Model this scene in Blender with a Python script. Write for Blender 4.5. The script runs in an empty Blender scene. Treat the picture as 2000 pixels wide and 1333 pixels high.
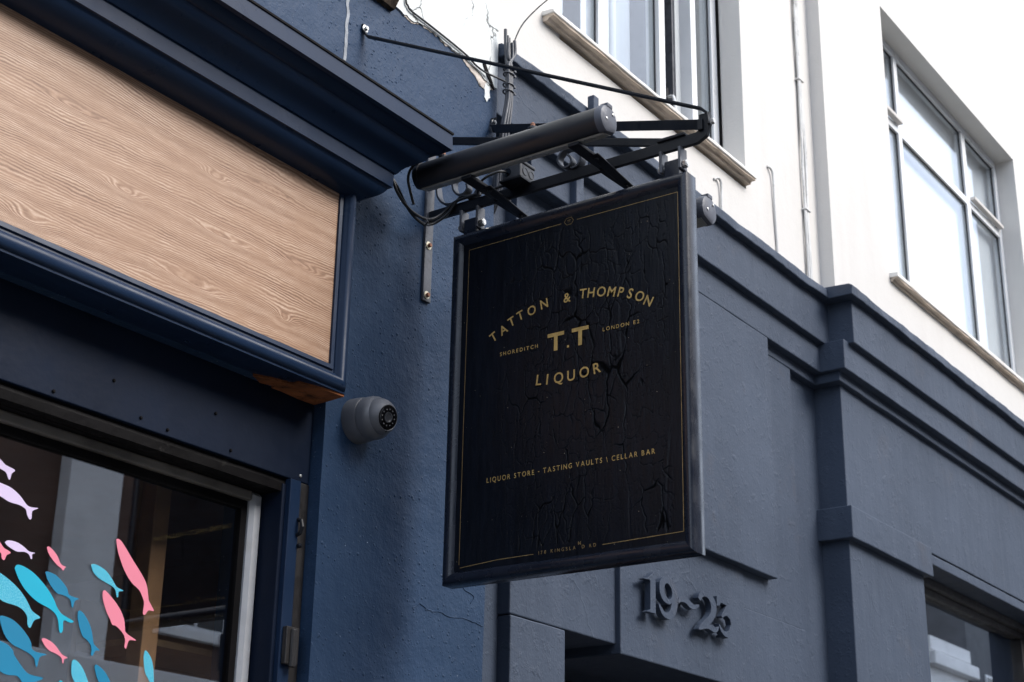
import bpy, bmesh, math, random
import numpy as np
from mathutils import Vector, Matrix, noise
from mathutils.geometry import tessellate_polygon
R = math.radians
random.seed(7)
S = bpy.context.scene
COL = S.collection

# ------------------------------------------------------------------ camera
cam_d = bpy.data.cameras.new('camera')
cam = bpy.data.objects.new('camera', cam_d)
COL.objects.link(cam)
cam.matrix_world = Matrix(((0.575226, -0.299592, -0.761157, 0.0),
                           (-0.817806, -0.190639, -0.543001, -2.5),
                           (0.017573, 0.934827, -0.354669, 1.6),
                           (0, 0, 0, 1)))
cam_d.lens = 55.706
cam_d.sensor_width = 36
cam_d.clip_end = 500
cam_d.dof.use_dof = True
cam_d.dof.focus_distance = 4.0
cam_d.dof.aperture_fstop = 9.0
S.camera = cam

# ------------------------------------------------------------------ sky and sun: a bright overcast day
SUN_EL, SUN_AZ = 42.0, 160.0          # azimuth seen from +Y clockwise: the light comes over the street
W = bpy.data.worlds.new('World')
S.world = W
W.use_nodes = True
wn = W.node_tree
sky = wn.nodes.new('ShaderNodeTexSky')
sky.sky_type = 'NISHITA'
sky.sun_disc = False
sky.sun_elevation = R(SUN_EL)
sky.sun_rotation = R(SUN_AZ)
sky.air_density = 1.0
sky.dust_density = 6.0
sky.ozone_density = 1.0
wn.nodes['Background'].inputs['Strength'].default_value = 0.15
# an even sheet of high cloud drawn over that sky
cl = wn.nodes.new('ShaderNodeMix')
cl.data_type = 'RGBA'
cl.inputs[0].default_value = 0.7
cl.inputs[7].default_value = (5.0, 5.7, 6.9, 1)
wn.links.new(sky.outputs['Color'], cl.inputs[6])
wn.links.new(cl.outputs[2], wn.nodes['Background'].inputs['Color'])
sun_d = bpy.data.lights.new('sun', 'SUN')
sun_d.energy = 1.5
sun_d.angle = R(30)
sun_d.color = (1.0, 0.985, 0.965)
sun = bpy.data.objects.new('sun', sun_d)
COL.objects.link(sun)
sd = Vector((math.sin(R(SUN_AZ)) * math.cos(R(SUN_EL)), math.cos(R(SUN_AZ)) * math.cos(R(SUN_EL)), math.sin(R(SUN_EL))))
sun.rotation_euler = sd.to_track_quat('Z', 'Y').to_euler()
S.view_settings.view_transform = 'Standard'
S.view_settings.look = 'None'
S.view_settings.gamma = 1.0
S.view_settings.exposure = 1.0
S.cycles.max_bounces = 6
S.cycles.caustics_reflective = False
S.cycles.caustics_refractive = False

# ------------------------------------------------------------------ node helpers
def new_mat(name):
    m = bpy.data.materials.new(name)
    m.use_nodes = True
    nt = m.node_tree
    return m, nt, nt.nodes['Principled BSDF']

def N(nt, kind, **kw):
    n = nt.nodes.new('ShaderNode' + kind)
    for k, v in kw.items():
        if k in n.inputs:
            n.inputs[k].default_value = v
        else:
            setattr(n, k, v)
    return n

def coords(nt, scale=(1, 1, 1)):
    tc = N(nt, 'TexCoord')
    mp = N(nt, 'Mapping')
    mp.inputs['Scale'].default_value = scale
    nt.links.new(tc.outputs['Object'], mp.inputs['Vector'])
    return mp.outputs['Vector']

def noise_n(nt, vec, scale, detail=4, rough=0.55, dist=0.0):
    n = N(nt, 'TexNoise')
    n.inputs['Scale'].default_value = scale
    n.inputs['Detail'].default_value = detail
    n.inputs['Roughness'].default_value = rough
    n.inputs['Distortion'].default_value = dist
    nt.links.new(vec, n.inputs['Vector'])
    return n.outputs['Fac']

def ramp(nt, src, stops, interp='LINEAR'):
    r = N(nt, 'ValToRGB')
    cr = r.color_ramp
    cr.interpolation = interp
    while len(cr.elements) < len(stops):
        cr.elements.new(0.5)
    for e, (p, c) in zip(cr.elements, stops):
        e.position = p
        e.color = (c, c, c, 1) if not hasattr(c, '__len__') else (*c, 1)
    nt.links.new(src, r.inputs['Fac'])
    return r.outputs['Color']

def mathn(nt, op, a, b=None, clamp=False):
    n = N(nt, 'Math', operation=op, use_clamp=clamp)
    for i, v in enumerate((a, b)):
        if v is None:
            continue
        if isinstance(v, (int, float)):
            n.inputs[i].default_value = v
        else:
            nt.links.new(v, n.inputs[i])
    return n.outputs[0]

def mixc(nt, fac, a, b):
    n = N(nt, 'Mix', data_type='RGBA')
    for sock, v in ((n.inputs[0], fac), (n.inputs[6], a), (n.inputs[7], b)):
        if isinstance(v, (int, float)):
            sock.default_value = v
        elif isinstance(v, tuple):
            sock.default_value = (*v, 1)
        else:
            nt.links.new(v, sock)
    return n.outputs[2]

def bump(nt, bs, height, strength, dist):
    b = N(nt, 'Bump')
    b.inputs['Strength'].default_value = strength
    b.inputs['Distance'].default_value = dist
    nt.links.new(height, b.inputs['Height'])
    nt.links.new(b.outputs['Normal'], bs.inputs['Normal'])
    return b

def paint(name, col, rough=0.5, var=0.25, vscale=3.0, bscale=60.0, bdist=0.001, spec=0.5, grime=None, gscale=2.0, glow=(0.55, 0.75), metallic=0.0):
    m, nt, bs = new_mat(name)
    v = coords(nt)
    lo = tuple(c * (1 - var) for c in col)
    hi = tuple(c * (1 + var) for c in col)
    c = ramp(nt, noise_n(nt, v, vscale, 5), [(0.3, lo), (0.7, hi)])
    if grime:
        g = ramp(nt, noise_n(nt, v, gscale, 8, 0.65), [(glow[0], 0.0), (glow[1], 1.0)])
        c = mixc(nt, g, c, grime)
    nt.links.new(c, bs.inputs['Base Color'])
    r = ramp(nt, noise_n(nt, v, vscale * 4, 4), [(0.3, max(rough - 0.1, 0.03)), (0.7, min(rough + 0.12, 1))])
    nt.links.new(r, bs.inputs['Roughness'])
    bs.inputs['Specular IOR Level'].default_value = spec
    bs.inputs['Metallic'].default_value = metallic
    if bdist:
        h1 = noise_n(nt, v, bscale, 3)
        h2 = noise_n(nt, v, bscale * 0.12, 3)
        h = mathn(nt, 'ADD', h1, mathn(nt, 'MULTIPLY', h2, 2.5))
        bump(nt, bs, h, 0.6, bdist)
    return m

M = {}
# blue painted render: sandy lumps, a few big blisters, soft trowel waves, pale flecks
def mat_blue_wall():
    m, nt, bs = new_mat('blue_render')
    v = coords(nt)
    big = noise_n(nt, v, 2.2, 6, 0.6)
    c = ramp(nt, big, [(0.25, (0.0160, 0.035, 0.074)), (0.5, (0.0225, 0.047, 0.096)), (0.78, (0.034, 0.064, 0.122))])
    st = noise_n(nt, coords(nt, (9, 9, 1.2)), 1.5, 5, 0.6)
    c = mixc(nt, ramp(nt, st, [(0.5, 0.0), (0.8, 0.35)]), c, (0.038, 0.067, 0.122))
    fl = noise_n(nt, v, 95, 2)
    fl2 = noise_n(nt, v, 5, 3)
    flk = mathn(nt, 'MULTIPLY', ramp(nt, fl, [(0.725, 0.0), (0.75, 1.0)]), ramp(nt, fl2, [(0.5, 0.0), (0.6, 1.0)]))
    c = mixc(nt, flk, c, (0.38, 0.42, 0.5))
    nt.links.new(c, bs.inputs['Base Color'])
    bs.inputs['Roughness'].default_value = 0.5
    bs.inputs['Specular IOR Level'].default_value = 0.15
    hs = None
    for sc, rad, amp in ((38, 0.16, 1.0), (75, 0.22, 0.45)):
        vo = N(nt, 'TexVoronoi')
        vo.inputs['Scale'].default_value = sc
        nt.links.new(v, vo.inputs['Vector'])
        h = ramp(nt, vo.outputs['Distance'], [(0.0, 1.0), (rad * 0.6, 0.75), (rad, 0.0)], 'EASE')
        sp = N(nt, 'SeparateColor')
        nt.links.new(vo.outputs['Color'], sp.inputs[0])
        sel = ramp(nt, sp.outputs[0], [(0.35, 0.0), (0.8, 1.0)])
        h = mathn(nt, 'MULTIPLY', mathn(nt, 'MULTIPLY', h, sel), amp)
        hs = h if hs is None else mathn(nt, 'ADD', hs, h)
    pat = ramp(nt, noise_n(nt, v, 3.0, 3), [(0.3, 0.25), (0.6, 1.0)])
    hs = mathn(nt, 'MULTIPLY', hs, pat)
    w1 = mathn(nt, 'MULTIPLY', noise_n(nt, v, 9, 6, 0.62), 2.6)
    w2 = mathn(nt, 'MULTIPLY', noise_n(nt, v, 130, 3), 0.35)
    hs = mathn(nt, 'ADD', mathn(nt, 'ADD', hs, w1), w2)
    bump(nt, bs, hs, 1.0, 0.0026)
    return m
M['blue'] = mat_blue_wall()
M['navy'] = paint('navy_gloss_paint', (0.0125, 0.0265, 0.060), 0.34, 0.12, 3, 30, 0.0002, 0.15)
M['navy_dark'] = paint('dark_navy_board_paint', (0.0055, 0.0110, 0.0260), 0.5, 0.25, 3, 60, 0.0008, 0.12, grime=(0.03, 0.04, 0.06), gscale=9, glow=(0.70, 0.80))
M['black_gap'] = paint('near_black_matte', (0.006, 0.0055, 0.006), 0.7, 0.4, 6, 50, 0.001, 0.08)  # plain near-black for the head gap, cracks, flashing, screws and window frame
M['rusty'] = paint('black_paint_worn_to_rust', (0.016, 0.014, 0.014), 0.5, 0.4, 8, 70, 0.0015, 0.5, grime=(0.16, 0.06, 0.03), gscale=7, glow=(0.60, 0.72))
M['rail'] = paint('scuffed_black_rail', (0.006, 0.0055, 0.006), 0.5, 0.4, 8, 60, 0.0015, 0.06, grime=(0.07, 0.066, 0.062), gscale=14, glow=(0.62, 0.78))
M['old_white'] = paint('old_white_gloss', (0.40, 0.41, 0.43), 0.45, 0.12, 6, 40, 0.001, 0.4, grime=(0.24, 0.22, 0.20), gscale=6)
M['head_white'] = paint('shaded_dirty_white_gloss', (0.17, 0.155, 0.14), 0.5, 0.2, 6, 40, 0.001, 0.4, grime=(0.09, 0.08, 0.07), gscale=5)  # white head paint, base darkened to carry the lintel's shade; grime on top
M['split'] = paint('split_raw_timber', (0.26, 0.09, 0.035), 0.8, 0.5, 14, 90, 0.004, 0.2, grime=(0.035, 0.016, 0.010), gscale=11, glow=(0.5, 0.62))
M['iron'] = paint('black_painted_iron', (0.009, 0.0105, 0.015), 0.42, 0.25, 9, 120, 0.0005, 0.22, grime=(0.05, 0.035, 0.03), gscale=18, glow=(0.70, 0.82))
M['iron_grey'] = paint('grey_scuffed_iron', (0.075, 0.080, 0.095), 0.4, 0.3, 12, 120, 0.0006, 0.5, grime=(0.03, 0.03, 0.035), gscale=25, glow=(0.5, 0.7))
M['iron_mid'] = paint('highlight_grey_iron', (0.030, 0.034, 0.044), 0.36, 0.3, 12, 120, 0.0005, 0.45)  # black iron lightened so the scrolls carry grey highlights in their colour
M['tube'] = paint('dark_satin_aluminium', (0.010, 0.012, 0.018), 0.42, 0.08, 2, 200, 0, 0.6)
M['cap_plastic'] = paint('weathered_black_plastic', (0.085, 0.092, 0.115), 0.5, 0.2, 20, 200, 0.0003, 0.4, grime=(0.22, 0.23, 0.27), gscale=30, glow=(0.62, 0.75))
M['diffuser'] = paint('clear_ribbed_diffuser', (0.30, 0.30, 0.28), 0.3, 0.1, 5, 100, 0.0002)
M['zinc'] = paint('bright_zinc_bolt', (0.62, 0.61, 0.58), 0.32, 0.15, 30, 200, 0.0003, 0.5, metallic=0.8)
M['brass_washer'] = paint('yellowed_zinc_washer', (0.60, 0.55, 0.42), 0.4, 0.15, 30, 200, 0.0003, 0.5, metallic=0.4)
M['rust_cap'] = paint('rusty_bolt_cap', (0.33, 0.14, 0.08), 0.7, 0.3, 40, 150, 0.0005)
M['cable'] = paint('black_cable_sheath', (0.011, 0.012, 0.015), 0.42, 0.2, 15, 150, 0.0002)
M['cable_grey'] = paint('painted_grey_cable', (0.050, 0.055, 0.068), 0.42, 0.25, 15, 120, 0.0004)
M['cable_white'] = paint('overpainted_white_cable', (0.66, 0.655, 0.64), 0.5, 0.1, 15, 120, 0.0004, grime=(0.33, 0.32, 0.30), gscale=14)
M['camgrey'] = paint('grey_camera_plastic', (0.105, 0.110, 0.125), 0.38, 0.08, 8, 300, 0.0001, 0.5)
M['camblack'] = paint('black_camera_glass', (0.004, 0.004, 0.005), 0.12, 0.05, 8, 300, 0)
M['led'] = paint('clear_led', (0.09, 0.09, 0.095), 0.2, 0.05, 8, 300, 0)
M['jbox'] = paint('dark_grey_box_plastic', (0.035, 0.038, 0.046), 0.45, 0.15, 8, 200, 0.0003)
M['gold'] = paint('gold_leaf', (0.54, 0.37, 0.13), 0.36, 0.22, 55, 150, 0.0004, 0.5, metallic=0.2)
M['gold_dull'] = paint('dulled_gold_line', (0.33, 0.225, 0.095), 0.45, 0.3, 40, 150, 0.0002, 0.5, metallic=0.3)
M['frame_black'] = paint('sign_frame_gloss_black', (0.012, 0.0155, 0.026), 0.25, 0.12, 4, 30, 0, 0.45)

def mat_sign():
    m, nt, bs = new_mat('crazed_black_sign_paint')
    v = coords(nt, (1, 1, 1))
    vv = coords(nt, (1, 6, 0.8))
    c = ramp(nt, noise_n(nt, vv, 9, 5), [(0.3, (0.0030, 0.0042, 0.0074)), (0.7, (0.0058, 0.0080, 0.0140))])
    sp = noise_n(nt, v, 170, 1)
    sel = noise_n(nt, v, 16, 2)
    fl = mathn(nt, 'MULTIPLY', ramp(nt, sp, [(0.765, 0.0), (0.785, 1.0)]), ramp(nt, sel, [(0.52, 0.0), (0.58, 1.0)]))
    c = mixc(nt, fl, c, (0.42, 0.36, 0.27))
    at = N(nt, 'Attribute', attribute_name='undercoat')
    c = mixc(nt, at.outputs['Fac'], c, (0.0020, 0.0021, 0.0026))
    nt.links.new(c, bs.inputs['Base Color'])
    rg = ramp(nt, noise_n(nt, vv, 14, 4), [(0.3, 0.28), (0.7, 0.44)])
    nt.links.new(mixc(nt, at.outputs['Fac'], rg, (0.75, 0.75, 0.75)), bs.inputs['Roughness'])
    spc = mixc(nt, at.outputs['Fac'], (0.22, 0.22, 0.22), (0.03, 0.03, 0.03))
    nt.links.new(spc, bs.inputs['Specular IOR Level'])
    h = mathn(nt, 'ADD', noise_n(nt, coords(nt, (1, 10, 0.7)), 22, 4), mathn(nt, 'MULTIPLY', noise_n(nt, v, 120, 3), 0.3))
    bump(nt, bs, h, 0.5, 0.0012)
    return m
M['sign'] = mat_sign()

def mat_grey_stucco():
    m, nt, bs = new_mat('slate_grey_painted_stucco')
    v = coords(nt)
    c = ramp(nt, noise_n(nt, v, 1.6, 6, 0.6), [(0.24, (0.042, 0.056, 0.084)), (0.76, (0.064, 0.083, 0.121))])
    st = noise_n(nt, coords(nt, (12, 12, 0.9)), 1.3, 6, 0.6)
    c = mixc(nt, ramp(nt, st, [(0.5, 0.0), (0.8, 0.5)]), c, (0.076, 0.095, 0.134))
    g = noise_n(nt, v, 2.6, 8, 0.7)
    c = mixc(nt, ramp(nt, g, [(0.58, 0.0), (0.74, 0.6)]), c, (0.078, 0.077, 0.090))
    nt.links.new(c, bs.inputs['Base Color'])
    bs.inputs['Roughness'].default_value = 0.55
    bs.inputs['Specular IOR Level'].default_value = 0.2
    h = mathn(nt, 'ADD', mathn(nt, 'MULTIPLY', noise_n(nt, v, 7, 6, 0.6), 1.9), mathn(nt, 'MULTIPLY', noise_n(nt, v, 110, 4), 0.55))
    h = mathn(nt, 'ADD', h, mathn(nt, 'MULTIPLY', ramp(nt, noise_n(nt, v, 26, 5, 0.65), [(0.55, 0.0), (0.72, 1.0)]), 0.7))
    wn_ = N(nt, 'TexNoise')
    wn_.inputs['Scale'].default_value = 5
    wn_.inputs['Detail'].default_value = 5
    nt.links.new(v, wn_.inputs['Vector'])
    sc_ = N(nt, 'VectorMath', operation='SCALE')
    sc_.inputs['Scale'].default_value = 0.25
    nt.links.new(wn_.outputs['Color'], sc_.inputs[0])
    av = N(nt, 'VectorMath', operation='ADD')
    nt.links.new(v, av.inputs[0])
    nt.links.new(sc_.outputs[0], av.inputs[1])
    vo = N(nt, 'TexVoronoi', feature='DISTANCE_TO_EDGE')
    vo.inputs['Scale'].default_value = 2.2
    nt.links.new(av.outputs[0], vo.inputs['Vector'])
    keep = ramp(nt, noise_n(nt, v, 3.1, 2), [(0.52, 0.0), (0.60, 1.0)])
    ln = mathn(nt, 'MULTIPLY', ramp(nt, vo.outputs['Distance'], [(0.0, 1.0), (0.012, 0.0)]), keep)
    h = mathn(nt, 'ADD', h, mathn(nt, 'MULTIPLY', ln, 0.4))
    dr = mathn(nt, 'MULTIPLY', noise_n(nt, coords(nt, (9, 9, 1.2)), 1.6, 5), 0.9)
    bump(nt, bs, mathn(nt, 'ADD', h, dr), 0.7, 0.0030)
    return m
M['grey'] = mat_grey_stucco()

def mat_white(name, base, dirty, glow, crack=False):
    m, nt, bs = new_mat(name)
    v = coords(nt)
    c = ramp(nt, noise_n(nt, v, 1.5, 5), [(0.3, tuple(x * 0.965 for x in base)), (0.7, base)])
    st = noise_n(nt, coords(nt, (6, 6, 0.7)), 1.1, 6, 0.6)
    c = mixc(nt, ramp(nt, st, [(0.52, 0.0), (0.85, 0.35)]), c, dirty)
    g = noise_n(nt, v, 3.3, 8, 0.72)
    c = mixc(nt, ramp(nt, g, [glow[0], glow[1]]), c, dirty)
    h = mathn(nt, 'ADD', mathn(nt, 'MULTIPLY', noise_n(nt, v, 8, 5), 1.5), mathn(nt, 'MULTIPLY', noise_n(nt, v, 120, 3), 0.4))
    if crack:
        wv = N(nt, 'VectorMath', operation='ADD')
        nz = N(nt, 'TexNoise')
        nz.inputs['Scale'].default_value = 9
        nz.inputs['Detail'].default_value = 4
        nt.links.new(v, nz.inputs['Vector'])
        ms = N(nt, 'VectorMath', operation='SCALE')
        ms.inputs['Scale'].default_value = 0.16
        nt.links.new(nz.outputs['Color'], ms.inputs[0])
        nt.links.new(v, wv.inputs[0])
        nt.links.new(ms.outputs[0], wv.inputs[1])
        vo = N(nt, 'TexVoronoi', feature='DISTANCE_TO_EDGE')
        vo.inputs['Scale'].default_value = 5.0
        nt.links.new(wv.outputs[0], vo.inputs['Vector'])
        keep = ramp(nt, noise_n(nt, v, 6, 3), [(0.42, 0.0), (0.52, 1.0)])
        ln = mathn(nt, 'MULTIPLY', ramp(nt, vo.outputs['Distance'], [(0.0, 1.0), (0.018, 0.0)]), keep)
        c = mixc(nt, ln, c, (0.05, 0.055, 0.05))
        h = mathn(nt, 'SUBTRACT', h, mathn(nt, 'MULTIPLY', ln, 1.5))
        sp = mathn(nt, 'MULTIPLY', ramp(nt, noise_n(nt, v, 60, 3), [(0.66, 0.0), (0.72, 1.0)]), ramp(nt, noise_n(nt, v, 7, 3), [(0.5, 0.0), (0.62, 0.7)]))
        c = mixc(nt, sp, c, (0.10, 0.10, 0.09))
    nt.links.new(c, bs.inputs['Base Color'])
    bs.inputs['Roughness'].default_value = 0.6
    bump(nt, bs, h, 0.6, 0.0025)
    return m
M['white'] = mat_white('white_painted_render', (0.66, 0.640, 0.610), (0.52, 0.485, 0.45), ((0.62, 0.0), (0.85, 0.5)))
M['white_old'] = mat_white('flaking_white_render', (0.72, 0.75, 0.745), (0.55, 0.57, 0.55), ((0.5, 0.0), (0.75, 0.6)), True)
M['sill'] = mat_white('weathered_cream_sill', (0.80, 0.78, 0.74), (0.50, 0.42, 0.33), ((0.55, 0.0), (0.75, 0.8)))
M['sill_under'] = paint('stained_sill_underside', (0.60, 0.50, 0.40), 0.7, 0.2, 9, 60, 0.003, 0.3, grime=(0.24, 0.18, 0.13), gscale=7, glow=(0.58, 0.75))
M['reveal'] = mat_white('dirty_white_reveal', (0.62, 0.59, 0.56), (0.30, 0.27, 0.25), ((0.55, 0.0), (0.72, 0.7)))
M['chip'] = paint('crumbled_plaster', (0.56, 0.50, 0.45), 0.85, 0.45, 30, 90, 0.004, 0.2, grime=(0.05, 0.045, 0.04), gscale=22, glow=(0.55, 0.65))
M['upvc'] = paint('white_window_frame', (0.78, 0.79, 0.80), 0.35, 0.05, 5, 100, 0.0002)
M['gasket'] = paint('black_gasket', (0.015, 0.016, 0.02), 0.6, 0.2)
M['curtain'] = paint('pale_curtain', (0.70, 0.73, 0.76), 0.85, 0.12, 3, 200, 0.0004)
M['blind'] = paint('white_roller_blind', (0.86, 0.87, 0.88), 0.8, 0.04, 2, 200, 0.0002)
M['dark_room'] = paint('unlit_room_plaster', (0.10, 0.09, 0.085), 0.9, 0.2)
M['shop_room'] = paint('dark_brown_shop_lining', (0.13, 0.066, 0.042), 0.7, 0.3, 3, 60, 0.001)
M['oak'] = paint('tan_timber', (0.36, 0.20, 0.09), 0.6, 0.25, 9, 70, 0.001)
M['plank'] = paint('pale_shelf_timber', (0.50, 0.33, 0.16), 0.6, 0.2, 9, 70, 0.001)

def mat_glass(name, boost, tint=(1, 1, 1), rough=0.0):
    m, nt, bs = new_mat(name)
    nt.nodes.remove(bs)
    out = nt.nodes['Material Output']
    tr = N(nt, 'BsdfTransparent')
    tr.inputs['Color'].default_value = (*tint, 1)
    gl = N(nt, 'BsdfGlossy')
    gl.inputs['Roughness'].default_value = rough
    gl.inputs['Color'].default_value = (0.95, 0.97, 1, 1)
    lw = N(nt, 'LayerWeight')
    lw.inputs['Blend'].default_value = 0.5
    k = mathn(nt, 'ADD', mathn(nt, 'MULTIPLY', mathn(nt, 'POWER', lw.outputs['Facing'], 5.0), 0.96), 0.04)
    k = mathn(nt, 'MULTIPLY', k, boost, True)
    mx = N(nt, 'MixShader')
    nt.links.new(k, mx.inputs[0])
    nt.links.new(tr.outputs[0], mx.inputs[1])
    nt.links.new(gl.outputs[0], mx.inputs[2])
    nt.links.new(mx.outputs[0], out.inputs['Surface'])
    return m
M['glass'] = mat_glass('shop_window_glass', 3.2, (0.90, 0.90, 0.90))
M['glass_up'] = mat_glass('upstairs_window_glass', 1.5, (0.95, 0.97, 0.98))

KNOTS = [(1.839, 3.205, 0.018, 0.075, 0.011), (1.996, 3.075, 0.024, 0.050, 0.013), (2.248, 3.215, 0.026, 0.042, 0.015), (2.282, 3.080, 0.020, 0.085, 0.011), (2.215, 2.935, 0.034, 0.110, 0.017), (2.503, 2.950, 0.030, 0.032, 0.018), (1.760, 2.915, 0.028, 0.060, 0.020), (2.10, 2.925, -0.016, 0.09, 0.012), (2.545, 3.105, 0.016, 0.06, 0.010), (2.43, 3.27, -0.014, 0.12, 0.010)]
def mat_wood():
    m, nt, bs = new_mat('printed_wood_grain_panel')
    tc = N(nt, 'TexCoord')
    sx = N(nt, 'SeparateXYZ')
    nt.links.new(tc.outputs['Object'], sx.inputs[0])
    v1 = coords(nt, (0.42, 1.0, 2.6))
    big = noise_n(nt, v1, 3.0, 2, 0.45)
    v2 = coords(nt, (0.9, 1.0, 3.6))
    mid = noise_n(nt, v2, 7.0, 1, 0.4)
    v3 = coords(nt, (1.0, 1.0, 1.3))
    wob = noise_n(nt, v3, 34, 4, 0.6)
    fld = mathn(nt, 'ADD', sx.outputs[2], mathn(nt, 'MULTIPLY', big, 0.105))
    fld = mathn(nt, 'ADD', fld, mathn(nt, 'MULTIPLY', mid, 0.013))
    fld = mathn(nt, 'ADD', fld, mathn(nt, 'MULTIPLY', wob, 0.0052))
    # knots: long eyes in the grain
    for kx, kz, ka, sx_, sz_ in KNOTS:
        a = mathn(nt, 'MULTIPLY', mathn(nt, 'SUBTRACT', sx.outputs[0], kx), 1 / sx_)
        b = mathn(nt, 'MULTIPLY', mathn(nt, 'SUBTRACT', sx.outputs[2], kz), 1 / sz_)
        e = mathn(nt, 'ADD', mathn(nt, 'MULTIPLY', a, a), mathn(nt, 'MULTIPLY', b, b))
        fld = mathn(nt, 'ADD', fld, mathn(nt, 'MULTIPLY', mathn(nt, 'POWER', 2.718, mathn(nt, 'MULTIPLY', e, -1.0)), ka))
    line = mathn(nt, 'SINE', mathn(nt, 'MULTIPLY', fld, 2 * math.pi / 0.0051))
    line2 = mathn(nt, 'SINE', mathn(nt, 'MULTIPLY', fld, 2 * math.pi / 0.047))
    am = ramp(nt, noise_n(nt, coords(nt, (2.2, 1, 5)), 3.0, 3), [(0.3, 0.45), (0.65, 1.1)])
    line = mathn(nt, 'MULTIPLY', line, am)
    t = mathn(nt, 'ADD', mathn(nt, 'MULTIPLY', line, 0.30), mathn(nt, 'MULTIPLY', line2, 0.08))
    t = mathn(nt, 'ADD', t, 0.5)
    fine = noise_n(nt, coords(nt, (4, 1, 75)), 6, 5, 0.7)
    t = mathn(nt, 'ADD', t, mathn(nt, 'MULTIPLY', mathn(nt, 'SUBTRACT', fine, 0.5), 0.95))
    c = ramp(nt, t, [(0.04, (0.140, 0.066, 0.038)), (0.36, (0.305, 0.175, 0.106)), (0.62, (0.405, 0.248, 0.158)), (0.97, (0.63, 0.475, 0.365))])
    fade = noise_n(nt, coords(nt, (5, 1, 1.2)), 1.6, 3)
    c = mixc(nt, ramp(nt, fade, [(0.4, 0.0), (0.75, 0.5)]), c, (0.345, 0.203, 0.124))
    nt.links.new(c, bs.inputs['Base Color'])
    bs.inputs['Roughness'].default_value = 0.5
    return m
M['wood'] = mat_wood()

def flat(name, col, rough=0.5, speckle=None):
    m, nt, bs = new_mat(name)
    v = coords(nt)
    c = ramp(nt, noise_n(nt, v, 8, 3), [(0.3, tuple(x * 0.95 for x in col)), (0.7, tuple(min(1, x * 1.05) for x in col))])
    if speckle:
        c = mixc(nt, ramp(nt, noise_n(nt, v, 420, 2), [(0.46, 0.0), (0.56, 0.8)]), c, speckle)
    nt.links.new(c, bs.inputs['Base Color'])
    bs.inputs['Roughness'].default_value = rough
    return m
M['f_pink'] = flat('pink_vinyl', (0.78, 0.225, 0.315))
M['f_lav'] = flat('lavender_vinyl', (0.66, 0.55, 0.78))
M['f_cyan'] = flat('turquoise_vinyl', (0.0, 0.40, 0.58))
M['f_glit'] = flat('glittery_turquoise_vinyl', (0.02, 0.37, 0.55), 0.35, (0.20, 0.58, 0.70))
M['f_blue'] = flat('blue_vinyl', (0.0, 0.195, 0.36))
M['filler'] = paint('pale_crack_filler', (0.30, 0.32, 0.35), 0.8, 0.35, 40, 90, 0.002)
M['stained'] = paint('soot_stained_stone', (0.10, 0.075, 0.055), 0.85, 0.5, 16, 50, 0.006, 0.2, grime=(0.015, 0.012, 0.010), gscale=9, glow=(0.45, 0.6))
M['frame_brown'] = paint('dark_bronze_frame', (0.042, 0.038, 0.038), 0.5, 0.3, 8, 60, 0.0005)
M['asphalt'] = paint('asphalt', (0.05, 0.05, 0.052), 0.85, 0.2, 0.8, 60, 0.004)
M['paving'] = paint('grey_paving', (0.13, 0.128, 0.125), 0.8, 0.15, 1.2, 30, 0.003)
M['paintline'] = paint('yellow_road_paint', (0.62, 0.45, 0.06), 0.7, 0.1)
M['brick'] = paint('dark_sooty_brick', (0.095, 0.058, 0.044), 0.85, 0.3, 1.5, 30, 0.004)
M['paleband'] = paint('pale_stucco', (0.82, 0.81, 0.80), 0.7, 0.1, 1.5, 30, 0.003)
M['tan'] = paint('tan_stucco', (0.52, 0.38, 0.25), 0.8, 0.1, 1.5, 30, 0.003)
M['slate'] = paint('slate_roof', (0.07, 0.075, 0.085), 0.7, 0.2)
M['door'] = paint('dark_brown_door', (0.030, 0.014, 0.010), 0.5, 0.3)

# ------------------------------------------------------------------ object helpers
def link(o):
    COL.objects.link(o)
    return o

def tag(o, label, cat, group=None):
    o['label'] = label
    o['category'] = cat
    if group:
        o['group'] = group
    return o

def thing(name, loc, label, cat, group=None):
    o = bpy.data.objects.new(name, None)
    o.empty_display_size = 0.1
    o.location = loc
    link(o)
    return tag(o, label, cat, group)

def child(o, parent):
    if parent is not None:
        o.parent = parent
        b = Vector((0, 0, 0))
        p = parent
        while p is not None:
            b += p.location
            p = p.parent
        o.location = o.location - b
    return o

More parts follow.
